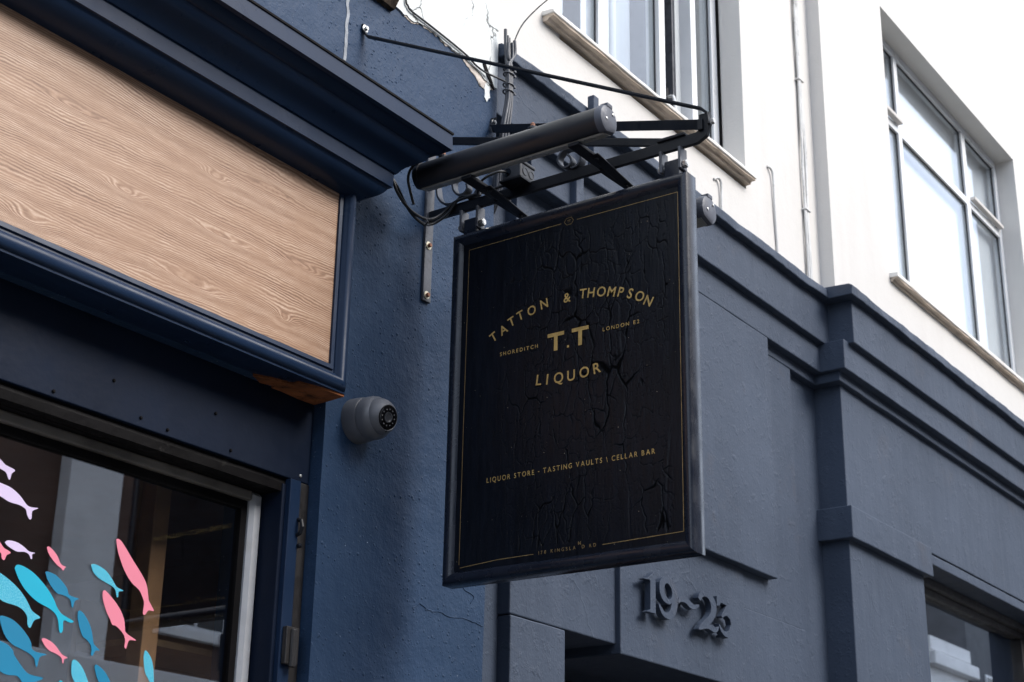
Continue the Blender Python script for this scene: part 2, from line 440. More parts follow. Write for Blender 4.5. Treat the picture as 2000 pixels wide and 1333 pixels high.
class MB:
    """collects shapes in world coordinates; build() links them as one mesh object"""
    def __init__(s):
        s.v, s.f = [], []
    def add(s, verts, faces):
        b = len(s.v)
        s.v += [tuple(x) for x in verts]
        s.f += [tuple(b + i for i in f) for f in faces]
        return s
    def box(s, x0, x1, y0, y1, z0, z1):
        return s.add([(x0, y0, z0), (x1, y0, z0), (x1, y1, z0), (x0, y1, z0), (x0, y0, z1), (x1, y0, z1), (x1, y1, z1), (x0, y1, z1)],
                     [(0, 3, 2, 1), (4, 5, 6, 7), (0, 1, 5, 4), (1, 2, 6, 5), (2, 3, 7, 6), (3, 0, 4, 7)])
    def rings(s, rings, close=True, cap=True):
        n = len(rings[0])
        vs = [p for r in rings for p in r]
        fs = []
        for i in range(len(rings) - 1):
            for j in range(n if close else n - 1):
                k = (j + 1) % n
                fs.append((i * n + j, i * n + k, (i + 1) * n + k, (i + 1) * n + j))
        if cap and close:
            fs.append(tuple(range(n))[::-1])
            fs.append(tuple((len(rings) - 1) * n + j for j in range(n)))
        return s.add(vs, fs)
    def tube(s, pts, r, n=10, cap=True):
        pts = [Vector(p) for p in pts]
        rr = r if hasattr(r, '__len__') else [r] * len(pts)
        rings, up = [], None
        for i, p in enumerate(pts):
            t = (pts[min(i + 1, len(pts) - 1)] - pts[max(i - 1, 0)]).normalized()
            if up is None:
                up = Vector((0, 0, 1)) if abs(t.z) < 0.9 else Vector((1, 0, 0))
            a = (up - t * up.dot(t)).normalized()
            up = a
            b = t.cross(a)
            rings.append([p + a * math.cos(2 * math.pi * k / n) * rr[i] + b * math.sin(2 * math.pi * k / n) * rr[i] for k in range(n)])
        return s.rings(rings, True, cap)
    def strip(s, pts, w, h, side):
        """flat bar swept along pts: width w along `side`, thickness h across"""
        pts = [Vector(p) for p in pts]
        side = Vector(side).normalized()
        rings = []
        for i, p in enumerate(pts):
            t = (pts[min(i + 1, len(pts) - 1)] - pts[max(i - 1, 0)]).normalized()
            sd = (side - t * side.dot(t)).normalized()
            nn = t.cross(sd)
            rings.append([p + sd * a * w / 2 + nn * b * h / 2 for a, b in ((-1, -1), (1, -1), (1, 1), (-1, 1))])
        return s.rings(rings)
    def lathe(s, prof, o, axis, n=24):
        o, axis = Vector(o), Vector(axis).normalized()
        a = axis.orthogonal().normalized()
        b = axis.cross(a)
        rings = [[o + axis * h + (a * math.cos(2 * math.pi * k / n) + b * math.sin(2 * math.pi * k / n)) * r for k in range(n)] for r, h in prof]
        return s.rings(rings)
    def poly(s, loops, to3, d):
        """closed 2D outlines (first outer, then holes) given thickness: to3(u, v, w) -> xyz, w from 0 to d"""
        tess = tessellate_polygon([[Vector((u, v, 0)) for u, v in l] for l in loops])
        flatp = [p for l in loops for p in l]
        n = len(flatp)
        vs = [to3(u, v, 0) for u, v in flatp] + [to3(u, v, d) for u, v in flatp]
        fs = [tuple(t) for t in tess] + [tuple(i + n for i in reversed(t)) for t in tess]
        b = 0
        for l in loops:
            m = len(l)
            for i in range(m):
                j = (i + 1) % m
                fs.append((b + i, b + j, b + j + n, b + i + n))
            b += m
        return s.add(vs, fs)
    def build(s, name, mat, parent=None, smooth=None, bevel=0, seg=2):
        me = bpy.data.meshes.new(name)
        me.from_pydata(s.v, [], s.f)
        bm = bmesh.new()
        bm.from_mesh(me)
        bmesh.ops.recalc_face_normals(bm, faces=bm.faces)
        bm.to_mesh(me)
        bm.free()
        me.materials.append(M[mat] if isinstance(mat, str) else mat)
        if smooth:
            for p in me.polygons:
                p.use_smooth = True
            me.set_sharp_from_angle(angle=R(smooth))
        o = link(bpy.data.objects.new(name, me))
        if bevel:
            b = o.modifiers.new('bevel', 'BEVEL')
            b.width = bevel
            b.segments = seg
            b.limit_method = 'ANGLE'
            b.angle_limit = R(40)
        return child(o, parent)

def box(name, mat, parent, x0, x1, y0, y1, z0, z1, bevel=0.0):
    return MB().box(x0, x1, y0, y1, z0, z1).build(name, mat, parent, None, bevel)

def rough_bar(name, mat, parent, x0, x1, prof, step=0.06, jit=0.002, seed=0.0, bevel=0.0):
    """a profile (y, z) run along X with a hand-trowelled wobble"""
    n = max(2, int((x1 - x0) / step))
    rings = []
    for i in range(n + 1):
        x = x0 + (x1 - x0) * i / n
        ring = []
        for j, (y, z) in enumerate(prof):
            q = Vector((x * 5.3 + seed, j * 7.1 + seed, 0.3))
            q2 = Vector((x * 21 + seed, j * 3.7, 1.3))
            ring.append((x, y + jit * (noise.noise(q) + 0.5 * noise.noise(q2)), z + jit * (noise.noise(q + Vector((9, 4, 2))) + 0.6 * noise.noise(q2 + Vector((3, 8, 1))))))
        rings.append(ring)
    return MB().rings(rings).build(name, mat, parent, None, bevel)
def rect(y0, y1, z0, z1):
    return [(y0, z0), (y0, z1), (y1, z1), (y1, z0)]
def smooth_path(pts, k=6):
    pts = [Vector(p) for p in pts]
    out = []
    for i in range(len(pts) - 1):
        p0, p1, p2, p3 = pts[max(i - 1, 0)], pts[i], pts[i + 1], pts[min(i + 2, len(pts) - 1)]
        for j in range(k):
            t = j / k
            out.append(0.5 * ((2 * p1) + (p2 - p0) * t + (2 * p0 - 5 * p1 + 4 * p2 - p3) * t * t + (3 * p1 - p0 - 3 * p2 + p3) * t ** 3))
    out.append(pts[-1])
    return out
def hex_bolt(name, mat, parent, o, axis, r, h):
    return MB().lathe([(r, 0), (r, h * 0.85), (r * 0.85, h)], o, axis, 6).build(name, mat, parent)
def struct(o):
    o['kind'] = 'structure'
    return o

# ================================================================== the setting: pavement, road
struct(box('pavement', 'paving', None, -40, 80, -2.9, 3.0, -0.3, 0.0))
struct(box('kerb', 'paleband', None, -40, 80, -3.05, -2.9, -0.3, -0.004, 0.01))
struct(box('road', 'asphalt', None, -200, 200, -10.6, -3.05, -0.4, -0.12))
struct(box('far_pavement', 'paving', None, -40, 80, -13.4, -10.6, -0.3, -0.01))
for k, yy in enumerate((-3.35, -3.6)):
    struct(box('road_marking', 'paintline', None, -40, 80, yy - 0.04, yy + 0.04, -0.121, -0.116))
struct(box('ground', 'asphalt', None, -250, 250, -250, 250, -0.9, -0.42))

# ================================================================== the buildings across the street (seen in the glass)
def far_building(x0, x1, h, wall_mat, band_mat, bays, label, y=-13.0, pil=(), fascia=None, roof=None):
    t = thing('terrace_building', ((x0 + x1) / 2, y, 0), label, 'building')
    box('wall', wall_mat, t, x0, x1, y - 9, y, 0, h)
    box('parapet', band_mat, t, x0 - 0.15, x1 + 0.15, y - 0.4, y + 0.3, h - 0.45, h - 0.1, 0.03)
    box('coping', band_mat, t, x0, x1, y - 0.5, y + 0.12, h, h + 0.35)
    for (a, b) in pil:
        box('pilaster', 'paleband', t, a, b, y, y + 0.22, 0, h - 0.45, 0.02)
    if fascia:
        box('shop_fascia', 'paleband', t, x0 + 0.3, x1 - 0.3, y, y + 0.35, fascia[0], fascia[1], 0.02)
        box('shop_front', 'dark_room', t, x0 + 0.6, x1 - 0.6, y + 0.01, y + 0.08, 0.4, fascia[0] - 0.02)
    bw = (x1 - x0) / bays
    for i in range(bays):
        for z in ((5.4, 7.0), (8.0, 9.2)):
            if z[1] > h - 0.7:
                continue
            c = x0 + (i + 0.5) * bw
            if any(a - 0.8 < c < b + 0.8 for a, b in pil):
                continue
            w = MB().box(c - 0.55, c + 0.55, y + 0.004, y + 0.05, z[0], z[1]).build('window', 'upvc', t)
            for sx in (-1, 1):
                MB().box(c + sx * 0.26 - 0.23, c + sx * 0.26 + 0.23, y + 0.051, y + 0.058, z[0] + 0.07, z[1] - 0.07).build('pane', 'camblack', w)
            box('sill', 'paleband', t, c - 0.7, c + 0.7, y, y + 0.14, z[0] - 0.12, z[0] - 0.01)
    return t
far_building(-22, 4.0, 9.4, 'slate', 'paleband', 7, 'dark slate grey terrace across the street, furthest left', fascia=(3.3, 4.1))
far_building(4.1, 22.5, 9.9, 'brick', 'paleband', 6, 'dark brick building across the street with tall pale pilasters', pil=((12.35, 13.2), (18.6, 19.4), (5.6, 6.4)), fascia=(3.6, 4.75))
far_building(22.6, 41.8, 12.5, 'slate', 'slate', 6, 'tall dark slate coloured block across the street', fascia=(3.3, 4.1))
far_building(41.9, 45.0, 9.3, 'paleband', 'paleband', 2, 'low pale stuccoed house across the street between taller blocks')
far_building(45.1, 75, 13.5, 'slate', 'tan', 8, 'tall dark block with tan trim far along the street')

# ================================================================== the navy shop on the left
shop = thing('shop_building', (1.5, 0.2, 0), 'navy blue painted shop building with timber cornice and wood-grain fascia panel', 'building')
# front wall: one slab with a trowelled, slightly uneven right edge
edge = [(3.400 + 0.004 * noise.noise(Vector((z * 6, 1.7, 0))), z) for z in np.linspace(4.10, 0, 60)]
MB().poly([[(-2.0, 4.10)] + edge + [(2.727, 0.0)] + [(2.7275 + 0.002 * noise.noise(Vector((z * 9, 4, 0))), z) for z in np.linspace(0.05, 2.80, 30)] + [(2.727, 2.825), (-2.0, 2.825)]],
          lambda u, v, w: (u, w, v), 0.32).build('wall', 'blue', shop)
# white upper storey: thin flaking coat whose lower edge is ragged
low = []
for i in range(481):
    x = -2.0 + (3.396 + 2.0) * i / 480
    z = 4.040 + 0.016 * noise.noise(Vector((x * 7, 0, 0))) + 0.009 * noise.noise(Vector((x * 29, 3, 0))) + 0.005 * noise.noise(Vector((x * 80, 5, 0)))
    if x > 3.2:
        z -= 0.022 * (x - 3.2) / 0.19
    low.append((x, z))
MB().poly([low + [(3.396, 8.5), (-2.0, 8.5)]], lambda u, v, w: (u, -0.005 + w, v), 0.30).build('upper_wall', 'white_old', shop)
fr = []
fr2 = []
for i in range(91):
    x = 2.95 + 0.43 * i / 90
    zt = 4.040 + 0.016 * noise.noise(Vector((x * 7, 0, 0))) + 0.009 * noise.noise(Vector((x * 29, 3, 0))) + 0.005 * noise.noise(Vector((x * 80, 5, 0))) - (0.022 * (x - 3.2) / 0.19 if x > 3.2 else 0)
    fr.append((x, zt + 0.006))
    wd = 0.002 + 0.010 * max(0, noise.noise(Vector((x * 14, 8, 0))) + 0.2) + (0.03 * max(0, 1 - abs(x - 3.31) / 0.09))
    fr2.append((x, zt - wd + 0.004 * noise.noise(Vector((x * 60, 2, 0)))))
MB().poly([fr + fr2[::-1]], lambda u, v, w: (u, -0.002 + w, v), 0.004).build('crumbling_edge', 'chip', shop)
MB().poly([[(3.346, 4.014), (3.365, 4.007), (3.359, 3.985), (3.364, 3.968), (3.356, 3.962), (3.348, 3.947), (3.342, 3.953), (3.336, 3.957), (3.338, 3.972), (3.334, 3.987), (3.338, 4.003)]],
          lambda u, v, w: (u, -0.003 + w, v), 0.004).build('paint_chip', 'white_old', shop)
MB().poly([[(3.318, 4.062), (3.330, 4.070), (3.345, 4.050), (3.362, 4.030), (3.374, 4.012), (3.377, 4.000), (3.366, 4.006), (3.352, 4.020), (3.336, 4.036)]],
          lambda u, v, w: (u, -0.008 + w, v), 0.004).build('open_crack', 'black_gap', shop)
st = [(2.716 + 0.006 * noise.noise(Vector((z * 30, 0, 5))), z) for z in np.linspace(3.775, 4.03, 24)]
MB().poly([[(x - 0.005 - 0.002 * noise.noise(Vector((z * 70, 1, 1))), z) for x, z in st] + [(x + 0.006 + 0.002 * noise.noise(Vector((z * 60, 5, 1))), z) for x, z in st[::-1]]],
          lambda u, v, w: (u, -0.0015 + w, v), 0.003).build('filled_crack', 'filler', shop)
rough_bar('stained_corbel', 'stained', shop, 2.55, 2.893, [(-0.032, 4.050), (-0.034, 4.13), (0.02, 4.15), (0.02, 4.020), (-0.012, 4.024)], 0.02, 0.008, 3)

# sandy lumps trapped under the paint of the blue wall, far too many and small to count
lm = MB()
rl = random.Random(5)
cnt = 0
while cnt < 2300:
    x, z = rl.uniform(2.60, 3.385), rl.uniform(2.05, 4.02)
    if x < 2.735 and z < 3.5:
        continue
    if rl.random() > 0.07 + 1.0 * max(0, noise.noise(Vector((x * 5, z * 5, 2))) + 0.35 * noise.noise(Vector((x * 17, z * 17, 6))) + 0.12):
        continue
    cnt += 1
    r = 0.0010 + 0.0036 * rl.random() ** 3.2
    h = r * rl.uniform(0.3, 0.62)
    a0, sq = rl.uniform(0, 6.28), rl.uniform(0.75, 1.3)
    vs = []
    for f, d in ((1.25, -0.0002), (0.95, 0.45), (0.55, 0.88)):
        for k in range(6):
            a = a0 + k * math.pi / 3
            vs.append((x + math.cos(a) * r * f * sq, 0.0004 - h * d, z + math.sin(a) * r * f))
    vs.append((x, -h, z))
    fs = [(i * 6 + k, i * 6 + (k + 1) % 6, (i + 1) * 6 + (k + 1) % 6, (i + 1) * 6 + k) for i in range(2) for k in range(6)]
    fs += [(12 + k, 12 + (k + 1) % 6, 18) for k in range(6)]
    lm.add(vs, fs)
lo = lm.build('render_lumps', 'blue', shop, 80)
lo['kind'] = 'stuff'

# lifted paint seams on the pier
for pts in ([(3.095, 2.382), (3.124, 2.398), (3.158, 2.388), (3.209, 2.391), (3.253, 2.386), (3.308, 2.392), (3.354, 2.389), (3.394, 2.385)],
            [(3.281, 2.496), (3.305, 2.47), (3.351, 2.458), (3.336, 2.435)]):
    pp = []
    for i, p_ in enumerate(smooth_path([(a, 0, b) for a, b in pts], 5)):
        pp.append((p_.x + 0.003 * noise.noise(Vector((i * 0.7, 3, 1))), -0.0004, p_.z + 0.004 * noise.noise(Vector((i * 0.6, 7, 2)))))
    MB().tube(pp, [0.0024 * (0.5 + 0.5 * abs(noise.noise(Vector((i * 0.4, 1, 9))))) for i in range(len(pp))], 6).build('paint_seam', 'blue', shop, 60)

# moulded cornice with a mitred return to the wall
XE, YF = 2.713, -0.08
cprof = [(-0.08, 3.560), (0.165, 3.553), (0.1665, 3.509), (0.153, 3.508), (0.151, 3.512), (0.147, 3.503), (0.141, 3.496), (0.135, 3.4915), (0.130, 3.489), (0.126, 3.489), (0.1235, 3.481), (0.118, 3.472), (0.110, 3.4645), (0.100, 3.459), (0.091, 3.4535), (0.082, 3.446), (0.074, 3.437), (0.069, 3.429), (0.0665, 3.426), (0.0615, 3.426), (0.0605, 3.387), (0.053, 3.386), (0.050, 3.378), (0.044, 3.3695), (0.036, 3.362), (0.026, 3.3555), (0.013, 3.350), (0.0, 3.347), (-0.03, 3.346), (-0.08, 3.346)]
def sweep(prof):
    xs = [-1.5, 0.5, 1.5, 2.2]
    rings = [[(x, YF - t, z) for t, z in prof] for x in xs]
    rings.append([(XE + t, YF - t, z) for t, z in prof])
    rings.append([(XE + t, 0.01 + 0 * t, z) for t, z in prof])
    return rings
MB().rings(sweep(cprof)).build('cornice', 'navy', shop, 28)
MB().rings(sweep([(-0.08, 3.566), (0.168, 3.559), (0.168, 3.5535), (-0.08, 3.5605)])).build('lead_flashing', 'black_gap', shop)
# the wood-grain sign panel, flush in its moulded frame
box('fascia_panel', 'wood', shop, -1.5, 2.668, -0.060, -0.02, 2.88, 3.346)
fprof = [(-0.004, -0.050), (-0.004, -0.066), (0.004, -0.068), (0.006, -0.063), (0.010, -0.064), (0.0115, -0.070), (0.014, -0.072), (0.016, -0.078), (0.021, -0.085), (0.027, -0.088), (0.033, -0.086), (0.038, -0.080), (0.039, -0.076), (0.043, -0.076), (0.043, 0.005), (0.03, 0.005)]
rg = [[(2.667 + w, y, 3.36) for w, y in fprof], [(2.667 + w, y, 2.885 - 1.4 * w) for w, y in fprof], [(-1.5, y, 2.885 - 1.4 * w) for w, y in fprof]]
MB().rings(rg).build('panel_frame', 'navy', shop, 40)
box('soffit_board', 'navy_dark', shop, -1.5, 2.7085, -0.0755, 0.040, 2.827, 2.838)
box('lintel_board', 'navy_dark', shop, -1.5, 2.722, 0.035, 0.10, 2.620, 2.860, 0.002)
MB().poly([[(2.478, 0.005), (2.52, -0.014), (2.576, -0.030), (2.575, -0.050), (2.646, -0.068), (2.709, -0.074), (2.712, -0.030), (2.716, 0.028), (2.666, 0.032), (2.6, 0.030), (2.568, 0.031), (2.565, 0.018), (2.525, 0.028), (2.505, 0.018)]],
          lambda u, v, w: (u, v, 2.8265 - w + 0.003 * noise.noise(Vector((u * 40, v * 40, 0)))), 0.007).build('split_timber', 'split', shop)
for (x, z) in [(1.949, 2.632), (2.184, 2.640), (2.262, 2.634), (2.456, 2.637), (2.10, 2.70), (2.40, 2.71)]:
    MB().lathe([(0.004, 0), (0.004, 0.003), (0.0025, 0.0045)], (x, 0.0355, z), (0, -1, 0), 8).build('screw', 'black_gap', shop)
MB().lathe([(0.0042, 0), (0.004, 0.003), (0.002, 0.0045)], (2.691, 0.0355, 2.634), (0, -1, 0), 8).build('screw', 'zinc', shop)
rough_bar('lintel_rail', 'rail', shop, -1.5, 2.662, [(0.044, 2.586), (0.044, 2.606), (0.048, 2.622), (0.078, 2.622), (0.078, 2.586)], 0.05, 0.0012, 2)
box('dark_head', 'black_gap', shop, -1.5, 2.66, 0.0785, 0.14, 2.5855, 2.64)
win = MB().box(-1.2, 2.6, 0.112, 0.132, 2.540, 2.5615).box(2.582, 2.6005, 0.112, 0.132, 0.6, 2.540).box(-1.2, -1.17, 0.112, 0.132, 0.6, 2.54).box(-1.2, 2.6, 0.112, 0.132, 0.55, 0.6).build('shop_window', 'black_gap', shop)
box('pane', 'glass', win, -1.17, 2.583, 0.119, 0.1225, 0.6, 2.541)
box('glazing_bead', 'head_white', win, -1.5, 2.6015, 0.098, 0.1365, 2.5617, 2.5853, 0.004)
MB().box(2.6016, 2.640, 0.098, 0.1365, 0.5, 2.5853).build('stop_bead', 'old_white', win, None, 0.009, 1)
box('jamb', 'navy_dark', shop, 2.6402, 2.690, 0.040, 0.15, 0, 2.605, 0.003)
box('jamb_strip', 'navy', shop, 2.652, 2.688, 0.026, 0.045, 0, 2.618, 0.002)
box('timber_strip', 'rusty', shop, 2.690, 2.7265, 0.036, 0.15, 0, 2.619, 0.002)
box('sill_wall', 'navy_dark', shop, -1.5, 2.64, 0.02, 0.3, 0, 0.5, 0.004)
hg = MB().box(2.658, 2.700, 0.012, 0.026, 2.182, 2.268).tube([(2.679, 0.010, 2.176), (2.679, 0.010, 2.262)], 0.009, 10).build('hinge', 'rusty', shop, None, 0.002)
MB().tube([(2.684, 0.030, 2.525), (2.684, 0.014, 2.52), (2.684, 0.010, 2.505), (2.684, 0.016, 2.49), (2.684, 0.030, 2.486)], 0.005, 8).build('hook', 'iron', shop)
MB().lathe([(0.006, 0), (0.006, 0.012), (0.003, 0.016)], (2.690, 0.030, 2.462), (0, -1, 0), 8).build('hook_pin', 'iron', shop)
# the room behind the glass
MB().box(-1.6, 3.39, 2.6, 2.7, 0, 2.8).box(-1.7, -1.6, 0.1, 2.7, 0, 2.8).box(3.32, 3.39, 0.325, 2.6, 0, 2.8).box(-1.6, 3.32, 0.105, 2.6, 2.66, 2.8).box(-1.6, 3.32, 0.305, 2.6, 0.0, 0.05).box(-1.6, -1.2, 0.11, 0.3, 0.5, 2.66).build('shop_interior', 'shop_room', shop)
t = thing('timber_post', (2.473, 0.285, 0.05), 'tan timber post standing inside the shop window behind the pink fish', 'post')
MB().box(2.449, 2.4965, 0.26, 0.31, 0.05, 2.655).build('post_shaft', 'oak', t, None, 0.002)
MB().box(2.443, 2.503, 0.255, 0.315, 0.05, 0.16).build('post_foot', 'oak', t, None, 0.002)
t = thing('wall_shelf', (2.9, 0.45, 2.22), 'pale timber shelf inside the shop window right of the post', 'shelf')
MB().box(2.512, 3.318, 0.33, 0.56, 2.234, 2.250).build('shelf_board', 'plank', t, None, 0.001)
for x in (2.62, 3.22):
    MB().add([(x, 0.56, 2.234), (x, 0.40, 2.234), (x, 0.56, 2.09), (x + 0.02, 0.56, 2.234), (x + 0.02, 0.40, 2.234), (x + 0.02, 0.56, 2.09)], [(0, 1, 2), (5, 4, 3), (0, 3, 4, 1), (1, 4, 5, 2), (2, 5, 3, 0)]).build('shelf_bracket', 'oak', t)
MB().box(2.512, 3.318, 0.562, 0.58, 1.6, 2.36).build('back_board', 'oak', t)

# ------------------------------------------------------------------ fish stickers on the shop window
FISH = {
 'pink_long':((2.293,2.312),[(-0.069,0.080),(-0.066,0.082),(-0.056,0.080),(-0.038,0.065),(-0.015,0.043),(0.010,0.021),(0.028,-0.000),(0.036,-0.024),(0.039,-0.033),(0.048,-0.043),(0.056,-0.053),(0.041,-0.054),(0.032,-0.065),(0.026,-0.064),(0.026,-0.050),(0.026,-0.040),(0.019,-0.027),(0.008,-0.015),(-0.012,-0.005),(-0.031,0.011),(-0.048,0.033),(-0.062,0.058)]),
 'pink_fin':((2.255,2.218),[(-0.052,0.057),(-0.048,0.061),(-0.038,0.057),(-0.017,0.043),(0.002,0.026),(0.014,0.008),(0.018,-0.007),(0.020,-0.015),(0.030,-0.021),(0.053,-0.029),(0.036,-0.031),(0.031,-0.036),(0.027,-0.050),(0.022,-0.047),(0.022,-0.033),(0.016,-0.022),(0.002,-0.012),(-0.010,-0.007),(-0.017,-0.007),(-0.025,0.004),(-0.038,0.020),(-0.050,0.043)]),
 'glit_top':((2.217,2.298),[(-0.053,0.027),(-0.047,0.030),(-0.032,0.029),(-0.011,0.022),(0.006,0.009),(0.019,-0.004),(0.024,-0.007),(0.042,-0.011),(0.029,-0.015),(0.029,-0.025),(0.026,-0.028),(0.023,-0.023),(0.019,-0.013),(0.009,-0.007),(-0.010,-0.002),(-0.028,0.003),(-0.045,0.013)]),
 'cyan':((2.064,2.228),[(-0.090,0.053),(-0.085,0.061),(-0.070,0.061),(-0.046,0.054),(-0.021,0.040),(0.001,0.023),(0.016,0.008),(0.026,-0.006),(0.038,-0.016),(0.053,-0.021),(0.072,-0.027),(0.063,-0.031),(0.046,-0.029),(0.047,-0.047),(0.044,-0.055),(0.038,-0.052),(0.033,-0.034),(0.024,-0.020),(0.006,-0.011),(-0.018,-0.005),(-0.038,0.003),(-0.060,0.017),(-0.078,0.035)]),
 'blue_mid':((2.100,2.258),[(-0.050,0.029),(-0.046,0.032),(-0.024,0.029),(-0.004,0.018),(0.010,0.006),(0.015,-0.004),(0.025,-0.007),(0.043,-0.009),(0.033,-0.015),(0.030,-0.029),(0.026,-0.027),(0.021,-0.015),(0.010,-0.010),(-0.005,-0.008),(-0.013,-0.008),(-0.028,0.001),(-0.043,0.016)]),
 'pink_small':((2.075,2.318),[(-0.029,0.020),(-0.025,0.023),(-0.013,0.018),(0.000,0.008),(0.007,-0.002),(0.014,-0.008),(0.025,-0.010),(0.022,-0.013),(0.019,-0.019),(0.013,-0.015),(0.001,-0.010),(-0.012,-0.001),(-0.023,0.009)]),
 'lav_small':((1.984,2.321),[(-0.041,0.006),(-0.036,0.011),(-0.022,0.013),(-0.006,0.011),(0.009,0.005),(0.020,-0.000),(0.035,0.000),(0.028,-0.004),(0.029,-0.012),(0.026,-0.014),(0.020,-0.006),(0.008,-0.003),(-0.009,-0.006),(-0.026,-0.002),(-0.036,0.002)]),
 'pink_edge':((1.935,2.314),[(-0.033,0.028),(-0.017,0.022),(-0.002,0.010),(0.007,0.002),(0.018,-0.001),(0.025,-0.005),(0.016,-0.011),(0.012,-0.022),(0.005,-0.019),(0.002,-0.010),(-0.010,-0.003),(-0.024,0.010)]),
 'glit_left':((1.988,2.219),[(-0.081,0.054),(-0.066,0.052),(-0.046,0.046),(-0.021,0.036),(0.001,0.024),(0.019,0.010),(0.031,-0.003),(0.042,-0.015),(0.063,-0.024),(0.049,-0.032),(0.042,-0.048),(0.034,-0.043),(0.031,-0.028),(0.020,-0.017),(0.003,-0.011),(-0.022,-0.009),(-0.038,-0.005),(-0.062,0.012)]),
 'blue_left':((2.016,2.141),[(-0.062,0.037),(-0.060,0.042),(-0.048,0.042),(-0.029,0.038),(-0.008,0.027),(0.011,0.012),(0.021,-0.000),(0.024,-0.010),(0.036,-0.015),(0.062,-0.016),(0.046,-0.024),(0.042,-0.044),(0.037,-0.039),(0.033,-0.029),(0.020,-0.021),(-0.005,-0.014),(-0.024,-0.009),(-0.042,0.003),(-0.055,0.021)]),
 'blue_bl':((1.999,2.094),[(-0.084,0.045),(-0.060,0.043),(-0.035,0.040),(-0.016,0.035),(-0.003,0.026),(0.000,0.019),(0.013,0.007),(0.031,-0.008),(0.046,-0.014),(0.077,-0.016),(0.065,-0.024),(0.047,-0.032),(0.040,-0.046),(0.029,-0.033),(0.014,-0.021),(-0.007,-0.022),(-0.026,-0.018),(-0.053,-0.002),(-0.078,0.021)]),
 'blue_up':((2.177,2.179),[(-0.033,0.043),(-0.029,0.047),(-0.017,0.042),(-0.001,0.026),(0.009,0.009),(0.014,-0.006),(0.019,-0.016),(0.035,-0.026),(0.024,-0.028),(0.018,-0.039),(0.013,-0.038),(0.013,-0.028),(0.009,-0.018),(-0.003,-0.009),(-0.014,-0.004),(-0.025,0.014),(-0.032,0.031)]),
 'pink_low':((2.100,2.134),[(-0.039,0.018),(-0.035,0.022),(-0.018,0.019),(-0.002,0.011),(0.010,0.001),(0.018,-0.004),(0.031,-0.008),(0.023,-0.012),(0.022,-0.021),(0.019,-0.019),(0.015,-0.010),(0.000,-0.004),(-0.015,-0.001),(-0.029,0.007)]),
 'glit_bot':((2.179,2.080),[(-0.036,0.035),(-0.035,0.042),(-0.029,0.045),(-0.017,0.040),(-0.003,0.027),(0.012,0.005),(0.021,-0.012),(0.027,-0.021),(0.049,-0.032),(0.034,-0.033),(0.024,-0.048),(0.019,-0.033),(0.010,-0.021),(-0.001,-0.012),(-0.015,-0.006),(-0.027,0.005),(-0.034,0.017)]),
 'blue_bot':((2.239,2.088),[(-0.036,0.029),(-0.034,0.035),(-0.024,0.033),(-0.009,0.025),(0.005,0.012),(0.013,0.000),(0.020,-0.012),(0.041,-0.023),(0.026,-0.025),(0.019,-0.039),(0.013,-0.024),(0.003,-0.014),(-0.012,-0.007),(-0.026,0.008)]),
 'glit_right':((2.357,2.122),[(-0.024,0.035),(-0.022,0.049),(-0.014,0.047),(-0.002,0.035),(0.006,0.017),(0.011,-0.009),(0.015,-0.025),(0.033,-0.036),(0.017,-0.038),(0.010,-0.053),(0.006,-0.026),(-0.003,-0.011),(-0.014,0.001),(-0.020,0.016)]),
 'lav_big':((1.955,2.416),[(-0.093,0.030),(-0.062,0.031),(-0.041,0.027),(-0.014,0.023),(0.011,0.011),(0.026,-0.001),(0.038,-0.005),(0.058,-0.003),(0.044,-0.012),(0.044,-0.027),(0.039,-0.030),(0.032,-0.022),(0.027,-0.012),(0.011,-0.007),(-0.015,-0.006),(-0.037,-0.000),(-0.069,0.005)]),
 'lav_top':((1.906,2.478),[(-0.059,0.025),(-0.027,0.022),(0.000,0.012),(0.014,0.004),(0.038,-0.001),(0.031,-0.010),(0.029,-0.023),(0.024,-0.021),(0.017,-0.011),(0.003,-0.007),(-0.024,-0.001),(-0.046,0.011)]),
 'cyan_tip':((2.133,2.063),[(-0.018,0.009),(-0.015,0.015),(-0.009,0.015),(-0.000,0.009),(0.009,-0.002),(0.020,-0.008),(0.011,-0.010),(0.007,-0.017),(0.002,-0.008),(-0.007,-0.003)]),
}
